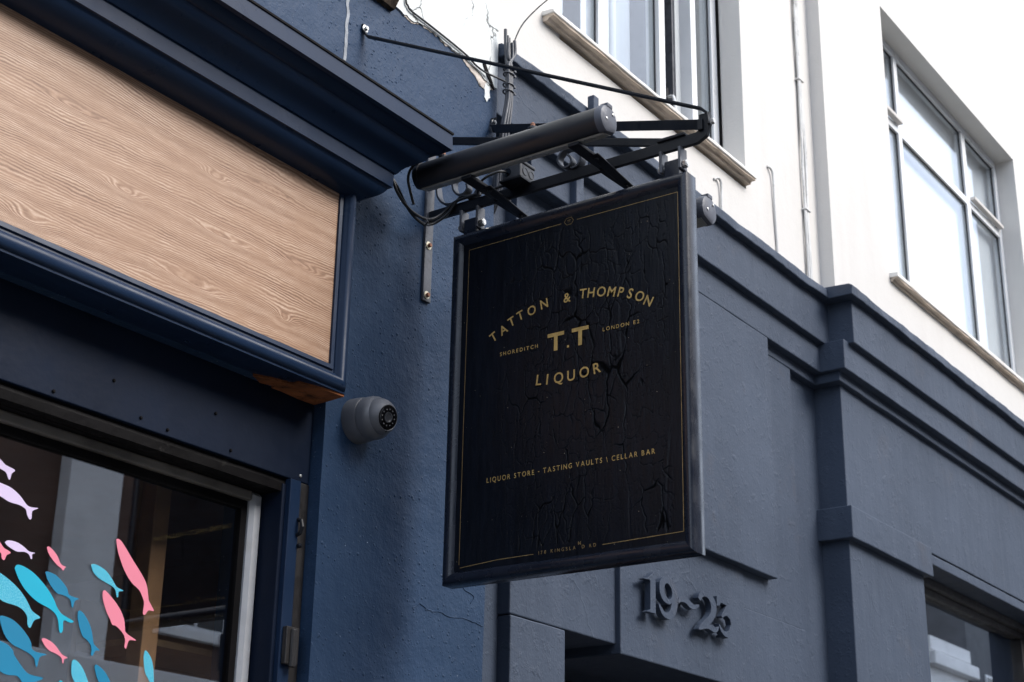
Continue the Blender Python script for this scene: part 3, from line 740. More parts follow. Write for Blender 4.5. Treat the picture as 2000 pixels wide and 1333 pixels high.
FINFO = {
 'pink_long': ('f_pink', 'long slim pink fish sticker, highest of the pink fish on the right'),
 'pink_fin': ('f_pink', 'plump pink fish sticker just below the long slim pink fish'),
 'glit_top': ('f_glit', 'glittery turquoise fish sticker left of the long slim pink fish'),
 'cyan': ('f_cyan', 'big plain bright turquoise fish sticker, largest near the pale reflection'),
 'blue_mid': ('f_blue', 'blue fish sticker just right of the big plain turquoise fish'),
 'pink_small': ('f_pink', 'smallest pink fish sticker, above the blue fish'),
 'lav_small': ('f_lav', 'small whole lavender fish sticker above the big turquoise fish'),
 'pink_edge': ('f_pink', 'pink fish sticker cut by the left picture edge, only its tail showing'),
 'glit_left': ('f_glit', 'large glittery turquoise fish sticker cut by the left picture edge'),
 'blue_left': ('f_blue', 'large blue fish sticker at the left below the glittery turquoise one'),
 'blue_bl': ('f_blue', 'largest blue fish sticker in the bottom left corner'),
 'blue_up': ('f_blue', 'steep slim blue fish sticker left of the plump pink fish'),
 'pink_low': ('f_pink', 'small pink fish sticker low down between blue fish'),
 'glit_bot': ('f_glit', 'glittery turquoise fish sticker cut by the bottom picture edge in the middle'),
 'blue_bot': ('f_blue', 'blue fish sticker cut by the bottom picture edge'),
 'glit_right': ('f_glit', 'rightmost glittery turquoise fish sticker in front of the timber post'),
 'lav_big': ('f_lav', 'big lavender fish sticker at the left picture edge'),
 'lav_top': ('f_lav', 'topmost lavender fish sticker, only its tail in the picture'),
 'cyan_tip': ('f_cyan', 'tiny turquoise fish sticker whose nose just enters at the bottom edge'),
}
for k, ((cx, cz), pts) in FISH.items():
    sm = [(p.x, p.y) for p in smooth_path([(a, b, 0) for a, b in pts + pts[:1]], 3)][:-1]
    o = MB().poly([sm], lambda u, v, w: (u, w, v), 0.0006).build('fish_sticker', FINFO[k][0])
    o.location = (cx, 0.1180, cz)
    tag(o, FINFO[k][1], 'sticker', 'fish stickers on the shop window')

# ================================================================== the grey and white building on the right
bld = thing('stucco_building', (8.0, 0.3, 0), 'stucco building, slate grey ground floor with mouldings and white upper storey', 'building')
BK = 0.36
def gbar(name, x0, x1, y, z0, z1, jit=0.0015, seed=0.0, parent=None, bev=0.004, mat='grey'):
    return rough_bar(name, mat, parent or bld, x0, x1, rect(y, BK, z0, z1), 0.05, jit, seed, bev)
def cap(x0, x1, y, seed):
    rough_bar('cornice_cap', 'grey', bld, x0, x1, [(y, 4.130), (y, 4.166), (y + 0.012, 4.178), (BK, 4.20), (BK, 4.130)], 0.03, 0.0055, seed, 0.004)
cap(3.405, 5.80, -0.025, 1)
cap(5.727, 14, -0.134, 5)
gbar('fascia', 3.406, 5.86, 0.006, 3.940, 4.137, 0.0012, 2)
gbar('fascia', 5.792, 14, -0.103, 3.940, 4.137, 0.0012, 3)
gbar('upper_band', 3.640, 5.86, 0.0350, 3.820, 3.946, 0.0015, 4)
gbar('upper_band', 5.745, 14, -0.076, 3.820, 3.946, 0.0015, 5)
gbar('lower_band', 5.262, 5.86, 0.0705, 3.779, 3.826, 0.0015, 6)
gbar('lower_band', 5.770, 14, -0.040, 3.779, 3.826, 0.0015, 7)
gbar('raised_panel', 4.212, 5.270, 0.0355, 2.868, 3.8195, 0.001, 8)
gbar('frieze', 3.640, 4.215, 0.087, 2.470, 3.825, 0.001, 9)
gbar('side_strip', 3.402, 3.648, 0.131, 0, 3.945, 0.001, 10)
gbar('entrance_pier', 3.642, 3.922, 0.0845, 0, 2.467, 0.0015, 11)
plq = gbar('number_plaque', 4.210, 5.055, 0.0680, 2.439, 2.874, 0.0008, 12)
gbar('stepped_pilaster', 5.05, 5.543, 0.0740, 2.728, 3.785, 0.001, 13)
gbar('stepped_pilaster_base', 5.05, 5.562, 0.0705, 0, 2.730, 0.0015, 14)
gbar('recess_wall', 5.50, 5.90, 0.102, 0, 3.79, 0.001, 15)
gbar('pilaster', 5.824, 6.610, -0.017, 0, 3.13, 0.0015, 16)
gbar('pilaster_face', 5.824, 14, -0.017, 3.2535, 3.785, 0.0012, 17)
gbar('pilaster_block', 5.788, 6.646, -0.049, 3.125, 3.2555, 0.0015, 18)
gbar('lintel_bead', 6.640, 14, -0.016, 3.2025, 3.2475, 0.002, 19)
gbar('lintel', 6.60, 14, 0.004, 3.204, 3.26, 0.001, 20)
gbar('end_pier', 8.43, 14, -0.017, 0, 3.205, 0.0015, 21)
# doorway between the entrance pier and the plaque
box('doorway_soffit', 'grey', bld, 3.70, 5.30, BK - 0.05, 1.0, 2.4705, 2.60)
box('doorway_side', 'grey', bld, 3.72, 3.919, BK - 0.05, 1.0, 0, 2.4695)
box('doorway_side', 'grey', bld, 5.062, 5.2, BK - 0.05, 1.0, 0, 2.4695)
dr = box('door', 'door', bld, 3.9195, 5.0615, 0.62, 0.67, 0, 2.470)
box('door_head', 'door', dr, 3.925, 5.065, 0.58, 0.6195, 2.33, 2.39, 0.004)
for a in (4.02, 4.52):
    MB().box(a, a + 0.42, 0.605, 0.6195, 0.3, 2.2).build('door_panel', 'door', dr, None, 0.004)
# ground floor window at the right
gw = MB().box(6.60, 8.44, 0.128, 0.20, 3.135, 3.2045).box(8.335, 8.44, 0.128, 0.20, 0.5, 3.135).box(6.60, 6.68, 0.128, 0.20, 0.5, 3.135).box(6.6, 8.44, 0.128, 0.2, 0.42, 0.5).build('ground_window', 'frame_brown', bld, None, 0.004)
box('window_head', 'frame_brown', gw, 6.605, 8.43, 0.100, 0.1275, 3.165, 3.2042, 0.004)
box('pane', 'glass', gw, 6.68, 8.335, 0.158, 0.164, 0.5, 3.135)
box('window_room', 'dark_room', bld, 6.5, 8.6, 1.3, 1.4, 0, 3.2)
MB().box(6.45, 6.55, BK, 1.3, 0, 3.2).box(8.5, 8.6, BK, 1.3, 0, 3.2).box(6.5, 8.6, BK, 1.3, 3.21, 3.3).build('window_room_side', 'dark_room', bld)
# painted conduit crossing the cornice
cd = MB().box(3.868, 3.900, -0.052, -0.026, 3.95, 4.205).build('conduit', 'grey', bld, None, 0.004)
MB().box(3.862, 3.906, 0.010, 0.04, 3.60, 3.94).build('conduit', 'grey', bld, None, 0.004)

# white upper storey with two window openings
MB().box(3.402, 3.92, 0.121, 0.5, 4.10, 9.5).box(3.92, 5.305, 0.121, 0.5, 4.10, 4.50).box(5.305, 6.02, 0.121, 0.5, 4.10, 9.5).box(3.92, 5.305, 0.121, 0.5, 7.4, 9.5).build('wall', 'white', bld)
MB().box(6.006, 6.795, 0.058, 0.5, 4.10, 9.5).box(6.795, 8.85, 0.058, 0.5, 4.10, 4.58).box(6.795, 8.85, 0.058, 0.5, 6.15, 9.5).box(8.85, 14, 0.058, 0.5, 4.10, 9.5).build('wall', 'white', bld)
def sill(x0, x1, y, zb, zt, yb):
    s = rough_bar('sill', 'sill', bld, x0, x1, [(y, zb + 0.012), (y, zt - 0.006), (yb, zt + 0.012), (yb, zb + 0.012)], 0.04, 0.002, x0, 0.003)
    rough_bar('sill_underside', 'sill_under', s, x0 + 0.006, x1 - 0.006, [(y + 0.006, zb + 0.004), (y + 0.006, zb + 0.013), (yb - 0.05, zb + 0.013), (yb - 0.05, zb - 0.006), (y + 0.030, zb - 0.006), (y + 0.024, zb + 0.004)], 0.03, 0.0045, x0 + 4, 0)
sill(3.812, 5.310, 0.072, 4.522, 4.555, 0.24)
sill(6.660, 8.98, 0.018, 4.566, 4.604, 0.17)
# left upstairs window: fixed lights with a casement standing open
w1 = MB().box(3.86, 3.93, 0.233, 0.29, 4.55, 7.4).box(4.352, 4.405, 0.233, 0.29, 4.60, 7.4).box(4.797, 4.842, 0.226, 0.29, 4.60, 7.4).box(5.075, 5.118, 0.233, 0.29, 4.60, 7.4).box(5.256, 5.304, 0.233, 0.29, 4.60, 7.4).box(3.86, 5.304, 0.233, 0.29, 4.55, 4.60).build('upper_window', 'upvc', bld, None, 0.003)
for a, b in ((3.93, 4.352), (4.405, 4.797), (5.118, 5.256)):
    box('pane', 'glass_up', w1, a, b, 0.252, 0.258, 4.60, 7.4)
    MB().box(a, a + 0.004, 0.248, 0.2515, 4.60, 7.4).box(b - 0.005, b, 0.246, 0.2515, 4.60, 7.4).box(a + 0.004, b - 0.005, 0.248, 0.2515, 4.60, 4.604).build('gasket', 'gasket', w1)
box('open_casement', 'iron_grey', w1, 5.035, 5.060, 0.300, 0.62, 4.60, 7.4, 0.003)
rough_bar('reveal_seam', 'black_gap', w1, 5.299, 5.3045, rect(0.2200, 0.2325, 4.57, 7.4), 0.005, 0.001)
MB().tube(smooth_path([(5.03, 0.33, 4.86), (5.015, 0.30, 4.85), (5.005, 0.28, 4.82), (5.003, 0.27, 4.66)]), 0.007, 8).build('window_stay', 'upvc', w1)
MB().box(5.015, 5.034, 0.32, 0.35, 4.83, 4.90).build('stay_bracket', 'gasket', w1)
def curtain(name, x0, x1, y, z0, z1, amp, wl, mat, parent):
    n = int((x1 - x0) / 0.012)
    rings = []
    for i in range(n + 1):
        x = x0 + (x1 - x0) * i / n
        yy = y + amp * math.sin(x * 2 * math.pi / wl + 1.5 * noise.noise(Vector((x * 4, 0, 0)))) 
        rings.append([(x, yy, z0), (x, yy, z1), (x, yy + 0.003, z1), (x, yy + 0.003, z0)])
    return MB().rings(rings).build(name, mat, parent, 60)
curtain('curtain', 3.88, 4.30, 0.36, 4.56, 7.35, 0.02, 0.13, 'curtain', w1)
curtain('curtain', 4.42, 4.60, 0.35, 4.56, 7.35, 0.008, 0.11, 'blind', w1)
curtain('curtain', 4.64, 4.80, 0.37, 4.56, 7.35, 0.02, 0.12, 'curtain', w1)
curtain('curtain', 5.10, 5.34, 0.36, 4.56, 7.35, 0.012, 0.12, 'blind', w1)
MB().box(3.6, 5.9, 2.4, 2.5, 4.2, 7.6).box(3.45, 3.6, 0.5, 2.4, 4.2, 7.6).box(5.8, 5.9, 0.5, 2.4, 4.2, 7.6).box(3.6, 5.8, 0.5, 2.4, 7.5, 7.6).box(3.6, 5.8, 0.5, 2.4, 4.2, 4.3).build('upper_room', 'dark_room', bld)
# right upstairs window: slim white frames, three lights wide, two high
FY0, FY1 = 0.167, 0.215
mb = MB().box(6.795, 6.85, FY0, FY1, 4.60, 6.15).box(8.805, 8.85, FY0, FY1, 4.60, 6.15).box(6.85, 8.805, FY0, FY1, 6.105, 6.15).box(6.85, 8.805, FY0, FY1, 4.585, 4.64)
mb.box(7.230, 7.276, FY0 + .002, FY1, 4.64, 6.105).box(8.248, 8.308, FY0 + .002, FY1, 4.64, 6.105)
mb.box(6.85, 7.230, FY0 + .004, FY1, 5.634, 5.682).box(7.276, 8.248, FY0 + .004, FY1, 5.634, 5.682).box(8.308, 8.805, FY0 + .004, FY1, 5.634, 5.682)
w2 = mb.build('upper_window', 'upvc', bld, None, 0.004)
for a, b in ((6.85, 7.230), (7.276, 8.248), (8.308, 8.805)):
    for z0, z1 in ((4.64, 5.634), (5.682, 6.105)):
        box('pane', 'glass_up', w2, a, b, 0.188, 0.194, z0, z1)
        MB().box(a, a + 0.006, 0.182, 0.1875, z0, z1).box(b - 0.008, b, 0.182, 0.1875, z0, z1).box(a + .006, b - .008, 0.182, 0.1875, z1 - 0.007, z1).build('gasket', 'gasket', w2)
for a, b in ((6.86, 7.230), (8.308, 8.80)):
    box('drip_bar', 'reveal', w2, a, b, 0.140, 0.1705, 5.682, 5.703, 0.002)
box('roller_blind', 'blind', w2, 6.83, 8.83, 0.232, 0.240, 4.60, 6.14)
box('room_back', 'dark_room', bld, 6.7, 9.0, 0.501, 0.6, 4.4, 6.4)

# house number
hn = thing('house_number', (4.6, 0.068, 2.58), 'raised house number 19~23 in grey painted serif figures on the plaque', 'number')
NUM = {
 'one':[[(4.2931,2.6873),(4.3131,2.6916),(4.3287,2.6995),(4.3564,2.7177),(4.3702,2.7224),(4.3682,2.5930),(4.3719,2.5868),(4.3123,2.5854),(4.3258,2.5901),(4.3344,2.5951),(4.3369,2.6862),(4.3304,2.6899),(4.3130,2.6881)]],
 'nine':[[(4.3968,2.6954),(4.4111,2.7101),(4.4352,2.7197),(4.4632,2.7199),(4.4871,2.7101),(4.5065,2.6893),(4.5128,2.6641),(4.5091,2.6311),(4.4951,2.6046),(4.4744,2.5881),(4.4582,2.5829),(4.4305,2.5838),(4.4072,2.5937),(4.3921,2.6109),(4.3886,2.6232),(4.4079,2.6136),(4.4233,2.6034),(4.4390,2.6015),(4.4531,2.6065),(4.4635,2.6172),(4.4731,2.6389),(4.4600,2.6323),(4.4401,2.6322),(4.4166,2.6390),(4.3995,2.6559),(4.3942,2.6749)],[(4.4303,2.6915),(4.4425,2.6988),(4.4584,2.6967),(4.4720,2.6851),(4.4767,2.6698),(4.4722,2.6569),(4.4606,2.6488),(4.4447,2.6500),(4.4312,2.6616),(4.4250,2.6765)]],
 'tilde':[[(4.5154,2.6585),(4.5260,2.6685),(4.5468,2.6742),(4.5674,2.6759),(4.5879,2.6703),(4.6084,2.6626),(4.6250,2.6593),(4.6421,2.6644),(4.6568,2.6639),(4.6500,2.6555),(4.6328,2.6473),(4.6116,2.6437),(4.5909,2.6463),(4.5706,2.6540),(4.5542,2.6562),(4.5336,2.6536),(4.5170,2.6466)]],
 'two':[[(4.6517,2.6888),(4.6588,2.7025),(4.6743,2.7136),(4.7004,2.7215),(4.7307,2.7207),(4.7562,2.7105),(4.7748,2.6917),(4.7801,2.6695),(4.7700,2.6468),(4.7468,2.6242),(4.7244,2.6102),(4.7505,2.6124),(4.7676,2.6079),(4.7921,2.6150),(4.7893,2.6041),(4.7754,2.5925),(4.7535,2.5900),(4.7278,2.5942),(4.7063,2.5938),(4.6718,2.5852),(4.6506,2.5827),(4.6597,2.5955),(4.6862,2.6163),(4.7217,2.6387),(4.7404,2.6627),(4.7373,2.6852),(4.7208,2.6990),(4.6994,2.7014),(4.6797,2.6938),(4.6683,2.6814)]],
 'three':[[(4.7839,2.7187),(4.8009,2.7221),(4.8998,2.7233),(4.8733,2.7004),(4.8398,2.6681),(4.8646,2.6702),(4.8911,2.6630),(4.9103,2.6449),(4.9062,2.6187),(4.8866,2.5965),(4.8589,2.5855),(4.8324,2.5880),(4.8066,2.6006),(4.7945,2.6175),(4.7950,2.6259),(4.8035,2.6210),(4.8204,2.6091),(4.8422,2.6021),(4.8652,2.6121),(4.8825,2.6361),(4.8768,2.6521),(4.8550,2.6611),(4.8391,2.6574),(4.8207,2.6480),(4.8122,2.6539),(4.8528,2.6969),(4.8151,2.6998),(4.7987,2.6864),(4.7819,2.6845)]],
}
NN = {'one': 'figure_one', 'nine': 'figure_nine', 'tilde': 'tilde', 'two': 'figure_two', 'three': 'figure_three'}
for k, loops in NUM.items():
    sm = []
    for l in loops:
        if k in ('one', 'three'):
            sm.append(l)
        else:
            sm.append([(p.x, p.y) for p in smooth_path([(a, b, 0) for a, b in l + l[:1]], 3)][:-1])
    MB().poly(sm, lambda u, v, w: (u, 0.0330 + w, v), 0.022).build(NN[k], 'grey', hn, None, 0.0012)
for x, z in ((4.352, 2.69), (4.352, 2.60), (4.45, 2.595), (4.43, 2.71), (4.585, 2.66), (4.70, 2.715), (4.69, 2.592), (4.82, 2.715), (4.84, 2.592)):
    MB().tube([(x, 0.050, z), (x, 0.072, z)], 0.005, 8).build('fixing_pin', 'grey', hn)

# ================================================================== bracket on the navy wall
XB = 3.0925
br = thing('sign_bracket', (XB, 0, 3.45), 'black wrought iron sign bracket with scrolls, bolted to the blue wall', 'bracket')
wp = MB().box(XB - 0.017, XB + 0.017, -0.009, -0.0005, 3.213, 3.715).build('wall_plate', 'iron_grey', br, None, 0.002)
for z in (3.377, 3.2305):
    MB().lathe([(0.0115, 0), (0.0115, 0.002), (0.006, 0.0025)], (XB - 0.003, -0.0092, z), (0, -1, 0), 16).build('washer', 'brass_washer', wp)
    hex_bolt('bolt', 'rust_cap', wp, (XB - 0.003, -0.0115, z), (0, -1, 0), 0.0062, 0.007)
arm = [(XB, -0.009, 3.4635), (XB, -0.40, 3.4635), (XB, -0.80, 3.4635), (XB, -0.845, 3.464), (XB, -0.862, 3.472), (XB, -0.868, 3.490), (XB, -0.868, 3.525)]
MB().strip(arm, 0.012, 0.030, (1, 0, 0)).build('arm', 'iron', br, None, 0.0015)
MB().strip([(XB, -0.010, 3.700), (XB, -0.745, 3.4805)], 0.010, 0.022, (1, 0, 0)).build('brace', 'iron', br, None, 0.0015)
MB().box(XB - 0.012, XB + 0.012, -0.815, -0.735, 3.4785, 3.487).build('arm_pad', 'iron', br, None, 0.002)
def scroll(pts):
    MB().strip(smooth_path([(XB, y, z) for y, z in pts], 6), 0.024, 0.006, (1, 0, 0)).build('scroll', 'iron_mid', br, 35, 0.001)
scroll([(-0.138, 3.528), (-0.141, 3.512), (-0.128, 3.500), (-0.109, 3.503), (-0.094, 3.522), (-0.092, 3.550), (-0.112, 3.574), (-0.143, 3.568), (-0.166, 3.540), (-0.175, 3.512), (-0.168, 3.490), (-0.145, 3.480)])
scroll([(-0.012, 3.610), (-0.028, 3.575), (-0.035, 3.545), (-0.042, 3.512), (-0.062, 3.488), (-0.090, 3.480)])
scroll([(-0.466, 3.524), (-0.478, 3.508), (-0.476, 3.493), (-0.461, 3.487), (-0.446, 3.496), (-0.437, 3.514), (-0.446, 3.533), (-0.466, 3.541), (-0.489, 3.535), (-0.505, 3.519), (-0.508, 3.498), (-0.497, 3.483), (-0.478, 3.480)])
# stays from high on the wall to the tip
def stay(name, foot, tip, flat_w):
    f, t_ = Vector(foot), Vector(tip)
    s_ = MB()
    d = (t_ - f).normalized()
    s_.strip([f + Vector((0, 0, 0.034)), f + Vector((0, -0.002, 0.012)), f + d * 0.012, f + (t_ - f) * 0.5, t_ - d * 0.012, t_ + Vector((0, -0.006, -0.012)), t_ + Vector((0, -0.010, -0.045))], flat_w, 0.006, (1, 0, 0))
    o = s_.build(name, 'iron', br, None, 0.001)
    MB().lathe([(0.011, 0), (0.011, 0.0025), (0.006, 0.003)], f + Vector((0, -0.0032, 0.020)), (0, -1, 0), 16).build('washer', 'zinc', o)
    hex_bolt('bolt', 'zinc', o, f + Vector((0, -0.0062, 0.020)), (0, -1, 0), 0.0065, 0.007)
stay('stay', (2.783, -0.003, 3.884), (XB - 0.004, -0.872, 3.534), 0.016)
MB().strip([(3.378, -0.004, 3.905), (3.375, -0.006, 3.868), (3.355, -0.035, 3.850), (XB + 0.012, -0.866, 3.502)], 0.026, 0.005, (0, 0.35, 1)).build('stay', 'iron', br, None, 0.001)
MB().lathe([(0.010, 0), (0.010, 0.0025), (0.006, 0.003)], (3.378, -0.0068, 3.890), (0, -1, 0), 16).build('washer', 'zinc', br)
hex_bolt('bolt', 'zinc', br, (3.378, -0.0095, 3.890), (0, -1, 0), 0.006, 0.006)
hex_bolt('bolt', 'zinc', br, (XB - 0.002, -0.8865, 3.498), (0, -1, 0), 0.008, 0.008)
MB().box(XB - 0.014, XB + 0.014, -0.866, -0.852, 3.478, 3.508).build('tip_lug', 'iron', br, None, 0.002)
# clevis plates that carry the sign
for y0, z0 in ((-0.128, 3.385), (-0.182, 3.385), (-0.748, 3.388), (-0.802, 3.388)):
    MB().box(XB - 0.018, XB + 0.016, y0 - 0.004, y0 + 0.004, z0, 3.4482).build('hanger_plate', 'iron_grey', br, None, 0.002)
for y0, z in ((-0.130, 3.402), (-0.750, 3.403)):
    MB().tube([(XB - 0.002, y0 + 0.016, z), (XB - 0.002, y0 - 0.068, z)], 0.006, 10).build('pivot_bolt', 'zinc', br)
    hex_bolt('bolt', 'zinc', br, (XB - 0.002, y0 - 0.057, z), (0, -1, 0), 0.011, 0.010)
    MB().lathe([(0.010, 0), (0.010, 0.004), (0.006, 0.010), (0.001, 0.012)], (XB - 0.002, y0 + 0.007, z), (0, 1, 0), 12).build('dome_nut', 'zinc', br)
# lamp arms
for y in (-0.262, -0.592):
    MB().strip([(2.918, y, 3.4445), (3.10, y, 3.4445)], 0.032, 0.010, (0, 1, 0)).build('lamp_arm', 'iron', br, None, 0.002)
    MB().strip([(2.985, y - 0.018, 3.4395), (3.155, y - 0.018, 3.4200)], 0.026, 0.005, (0, 1, 0)).build('lamp_arm', 'iron', br, None, 0.002)
    MB().strip([(3.06, y + 0.004, 3.4370), (3.18, y - 0.02, 3.418), (3.29, y - 0.05, 3.398)], 0.026, 0.006, (0, 1, 0)).build('lamp_arm', 'iron', br, None, 0.002)
    for x in (2.998, 3.14):
        hex_bolt('bolt', 'iron', br, (x, y - 0.018, 3.4365 - (x - 2.985) * 0.115), (0, 0, -1), 0.006, 0.005)

# ================================================================== the hanging sign
XF, XK = 3.065, 3.120          # face and back of the frame
U0, U1, Z0, Z1 = 0.1105, 0.8250, 2.4220, 3.3700      # outer edge of the front of the frame (u = -y)
sg = thing('hanging_sign', (XB, -(U0 + U1) / 2, Z0), 'black hanging shop sign with cracked paint and gold lettering in a black frame', 'sign')
def fr_member(name, a, b):
    """frame member from corner a to corner b (outer corners, u/z), mitred, bevelled towards the board"""
    cu, cz = (U0 + U1) / 2, (Z0 + Z1) / 2
    sec = [(0.000, 0.0055), (0.000, 0.049), (0.006, 0.055), (0.030, 0.055), (0.034, 0.046), (0.034, 0.014), (0.030, 0.0115), (0.022, 0.0015), (0.014, 0.0), (0.006, 0.0)]
    rings = []
    for (u, z) in (a, b):
        su, sz = (1 if u < cu else -1), (1 if z < cz else -1)
        rings.append([(XF + d, -(u + su * w), z + sz * w) for w, d in sec])
    return MB().rings(rings).build(name, 'frame_black', sg, 50)
fr_member('frame_stile', (U0, Z0), (U0, Z1))
fr_member('frame_stile', (U1, Z0), (U1, Z1))
fr_member('frame_rail', (U0, Z0), (U1, Z0))
fr_member('frame_rail', (U0, Z1), (U1, Z1))
for u in (0.158, 0.778):
    MB().box(XB - 0.013, XB + 0.013, -u - 0.022, -u + 0.022, 3.366, 3.418).build('lug', 'frame_black', sg, None, 0.003)
# board: crazed, blistered paint as real relief
def vnoise(x, y, seed):
    xi, yi = np.floor(x).astype(int), np.floor(y).astype(int)
    fx, fy = x - xi, y - yi
    fx, fy = fx * fx * (3 - 2 * fx), fy * fy * (3 - 2 * fy)
    rs = np.random.RandomState(seed)
    t = rs.rand(256, 256)
    g = lambda a, b: t[(a) % 256, (b) % 256]
    return (g(xi, yi) * (1 - fx) + g(xi + 1, yi) * fx) * (1 - fy) + (g(xi, yi + 1) * (1 - fx) + g(xi + 1, yi + 1) * fx) * fy
def cracks(x, y, seed):
    """distance to the nearest cell border of a jittered grid"""
    rs = np.random.RandomState(seed)
    jx, jy = rs.rand(128, 128), rs.rand(128, 128)
    xi, yi = np.floor(x).astype(int), np.floor(y).astype(int)
    d1 = np.full(x.shape, 9.0)
    d2 = np.full(x.shape, 9.0)
    for a in (-1, 0, 1):
        for b in (-1, 0, 1):
            cx, cy = xi + a, yi + b
            px = cx + 0.1 + 0.8 * jx[cx % 128, cy % 128]
            py = cy + 0.1 + 0.8 * jy[cx % 128, cy % 128]
            d = (np.abs(px - x) ** 4.5 + np.abs(py - y) ** 4.5) ** (1 / 4.5)
            nd2 = np.where(d < d1, d1, np.minimum(d2, d))
            d1 = np.minimum(d1, d)
            d2 = nd2
    return d2 - d1
BU0, BU1, BZ0, BZ1 = U0 + 0.030, U1 - 0.030, Z0 + 0.030, Z1 - 0.030
nu, nz = 400, 520
uu, zz = np.meshgrid(np.linspace(0, 1, nu), np.linspace(0, 1, nz))
px, pz = uu * (BU1 - BU0), zz * (BZ1 - BZ0)
wx = (vnoise(px * 22, pz * 16, 1) - 0.5) * 0.016 + (vnoise(px * 80, pz * 60, 2) - 0.5) * 0.008
wz = (vnoise(px * 18, pz * 14, 3) - 0.5) * 0.03 + (vnoise(px * 60, pz * 60, 5) - 0.5) * 0.010
zone = np.clip((uu - 0.08) * 3.6, 0, 1) * (0.72 + 0.4 * vnoise(px * 6, pz * 5, 4))
edge_d = np.minimum(np.minimum(uu, 1 - uu) * (BU1 - BU0), np.minimum(zz, 1 - zz) * (BZ1 - BZ0))
zone *= np.clip((edge_d - 0.018) / 0.02, 0, 1)
hgt = np.zeros_like(px)
bare = np.zeros_like(px)
for (su, sz, wd, dep, sd_, thr) in ((0.050, 0.150, 0.080, 0.0018, 11, 0.46), (0.026, 0.062, 0.070, 0.0012, 12, 0.40), (0.014, 0.032, 0.08, 0.0006, 13, 0.36)):
    c = cracks((px + wx) / su, (pz + wz) / sz, sd_)
    m = np.clip((vnoise(px * 14, pz * 9, sd_ + 20) * 0.75 + 0.35 * zone - thr) / 0.22, 0, 1) * zone
    wdt = wd * (0.25 + 1.1 * vnoise(px * 30, pz * 22, sd_ + 40) * vnoise(px * 7, pz * 4, sd_ + 60) * 2)
    k = np.clip(1 - c / np.maximum(wdt * m, 1e-4), 0, 1)
    k = k * k * (3 - 2 * k)
    hgt -= dep * k * m
    bare = np.maximum(bare, k * m * min(1, dep / 0.0018))
    lip = np.clip(1 - np.abs(c - wdt * m * 1.25) / (0.5 * wdt + 1e-4), 0, 1) * m      # curled edges of the flakes
    hgt += 0.00012 * lip * (dep / 0.003)
run = np.clip(1 - np.abs(vnoise(px * 9, pz * 1.6, 77) - 0.5) / 0.035, 0, 1) * zone * (uu > 0.45)          # long vertical splits
hgt -= 0.0012 * run * vnoise(px * 20, pz * 12, 78)
hgt = np.minimum(hgt, 0.0007)
verts = np.stack([XF + 0.0120 - hgt, -(BU0 + px), BZ0 + pz], -1).reshape(-1, 3)
idx = np.arange(nu * nz).reshape(nz, nu)
quads = np.stack([idx[:-1, :-1], idx[1:, :-1], idx[1:, 1:], idx[:-1, 1:]], -1).reshape(-1, 4)
me = bpy.data.meshes.new('board')
me.from_pydata(verts.tolist(), [], quads.tolist())
for p in me.polygons:
    p.use_smooth = True
me.materials.append(M['sign'])
at_ = me.attributes.new('undercoat', 'FLOAT', 'POINT')
at_.data.foreach_set('value', np.clip(bare * 1.7, 0, 1).astype(np.float32).ravel())
child(link(bpy.data.objects.new('board', me)), sg)
box('back_board', 'frame_black', sg, XF + 0.020, XF + 0.042, -BU1, -BU0, BZ0, BZ1)

# gold lettering, drawn glyph by glyph
XT = XF + 0.0109
glyphs = {}
def glyph(ch, bold=0.0):
    key = (ch, bold)
    if key not in glyphs:
        cu = bpy.data.curves.new('glyph', 'FONT')
        cu.body = ch
        cu.size = 1.0
        cu.offset = bold
        cu.resolution_u = 4
        o = link(bpy.data.objects.new('glyph', cu))
        dg = bpy.context.evaluated_depsgraph_get()
        m_ = bpy.data.meshes.new_from_object(o.evaluated_get(dg))
        vs = np.array([v.co[:2] for v in m_.vertices])
        fs = [tuple(p.vertices) for p in m_.polygons]
        bpy.data.objects.remove(o)
        bpy.data.curves.remove(cu)
        bpy.data.meshes.remove(m_)
        glyphs[key] = (vs, fs)
    return glyphs[key]
CAPH = None
def put(mb, ch, u, z, h, ang=0.0, bold=0.0, sx=1.0, base=False):
    """glyph centred at (u, z) with cap height h; base=True: z is its baseline"""
    global CAPH
    vs, fs = glyph(ch, bold)
    if CAPH is None:
        CAPH = np.ptp(glyph('H')[0][:, 1])
    k = h / CAPH
    c = (vs.max(0) + vs.min(0)) / 2
    q = (vs - np.array([c[0], 0 if base else c[1]])) * k
    q[:, 0] *= sx
    ca, sa = math.cos(ang), math.sin(ang)
    mb.add([(XT, -(u + a * ca - b * sa), z + a * sa + b * ca) for a, b in q], fs)
def width(ch, h, bold, sx=1.0):
    vs, _ = glyph(ch, bold)
    return np.ptp(vs[:, 0]) * h / CAPH * sx
def line(mb, txt, u0, u1, z, h, bold=0.0, sx=1.0, space=1.9, lift=None):
    ws = [0 if c == ' ' else width(c, h, bold, sx) for c in txt]
    gaps = []
    for i in range(len(txt) - 1):
        gaps.append(0.0 if txt[i + 1] == ' ' else (1 + space if txt[i] == ' ' else 1.0))
    g = (u1 - u0 - sum(ws)) / sum(gaps)
    u = u0
    for i, c in enumerate(txt):
        if c != ' ':
            dz = lift.get(i, (0, 0)) if lift else (0, 0)
            if c == '.':
                put(mb, c, u + ws[i] / 2 + dz[0], z + dz[1], h, 0, bold, sx, True)
            elif c in '-\\':
                put(mb, c, u + ws[i] / 2, z + h * 0.45, h, 0, bold, sx)
            else:
                put(mb, c, u + ws[i] / 2 + dz[0], z + dz[1], h, 0, bold, sx, True)
        u += ws[i] + (gaps[i] * g if i < len(gaps) else 0)
width_init = glyph('H'); CAPH = np.ptp(width_init[0][:, 1])
mb = MB()
AC, AR = 0.478, 0.471
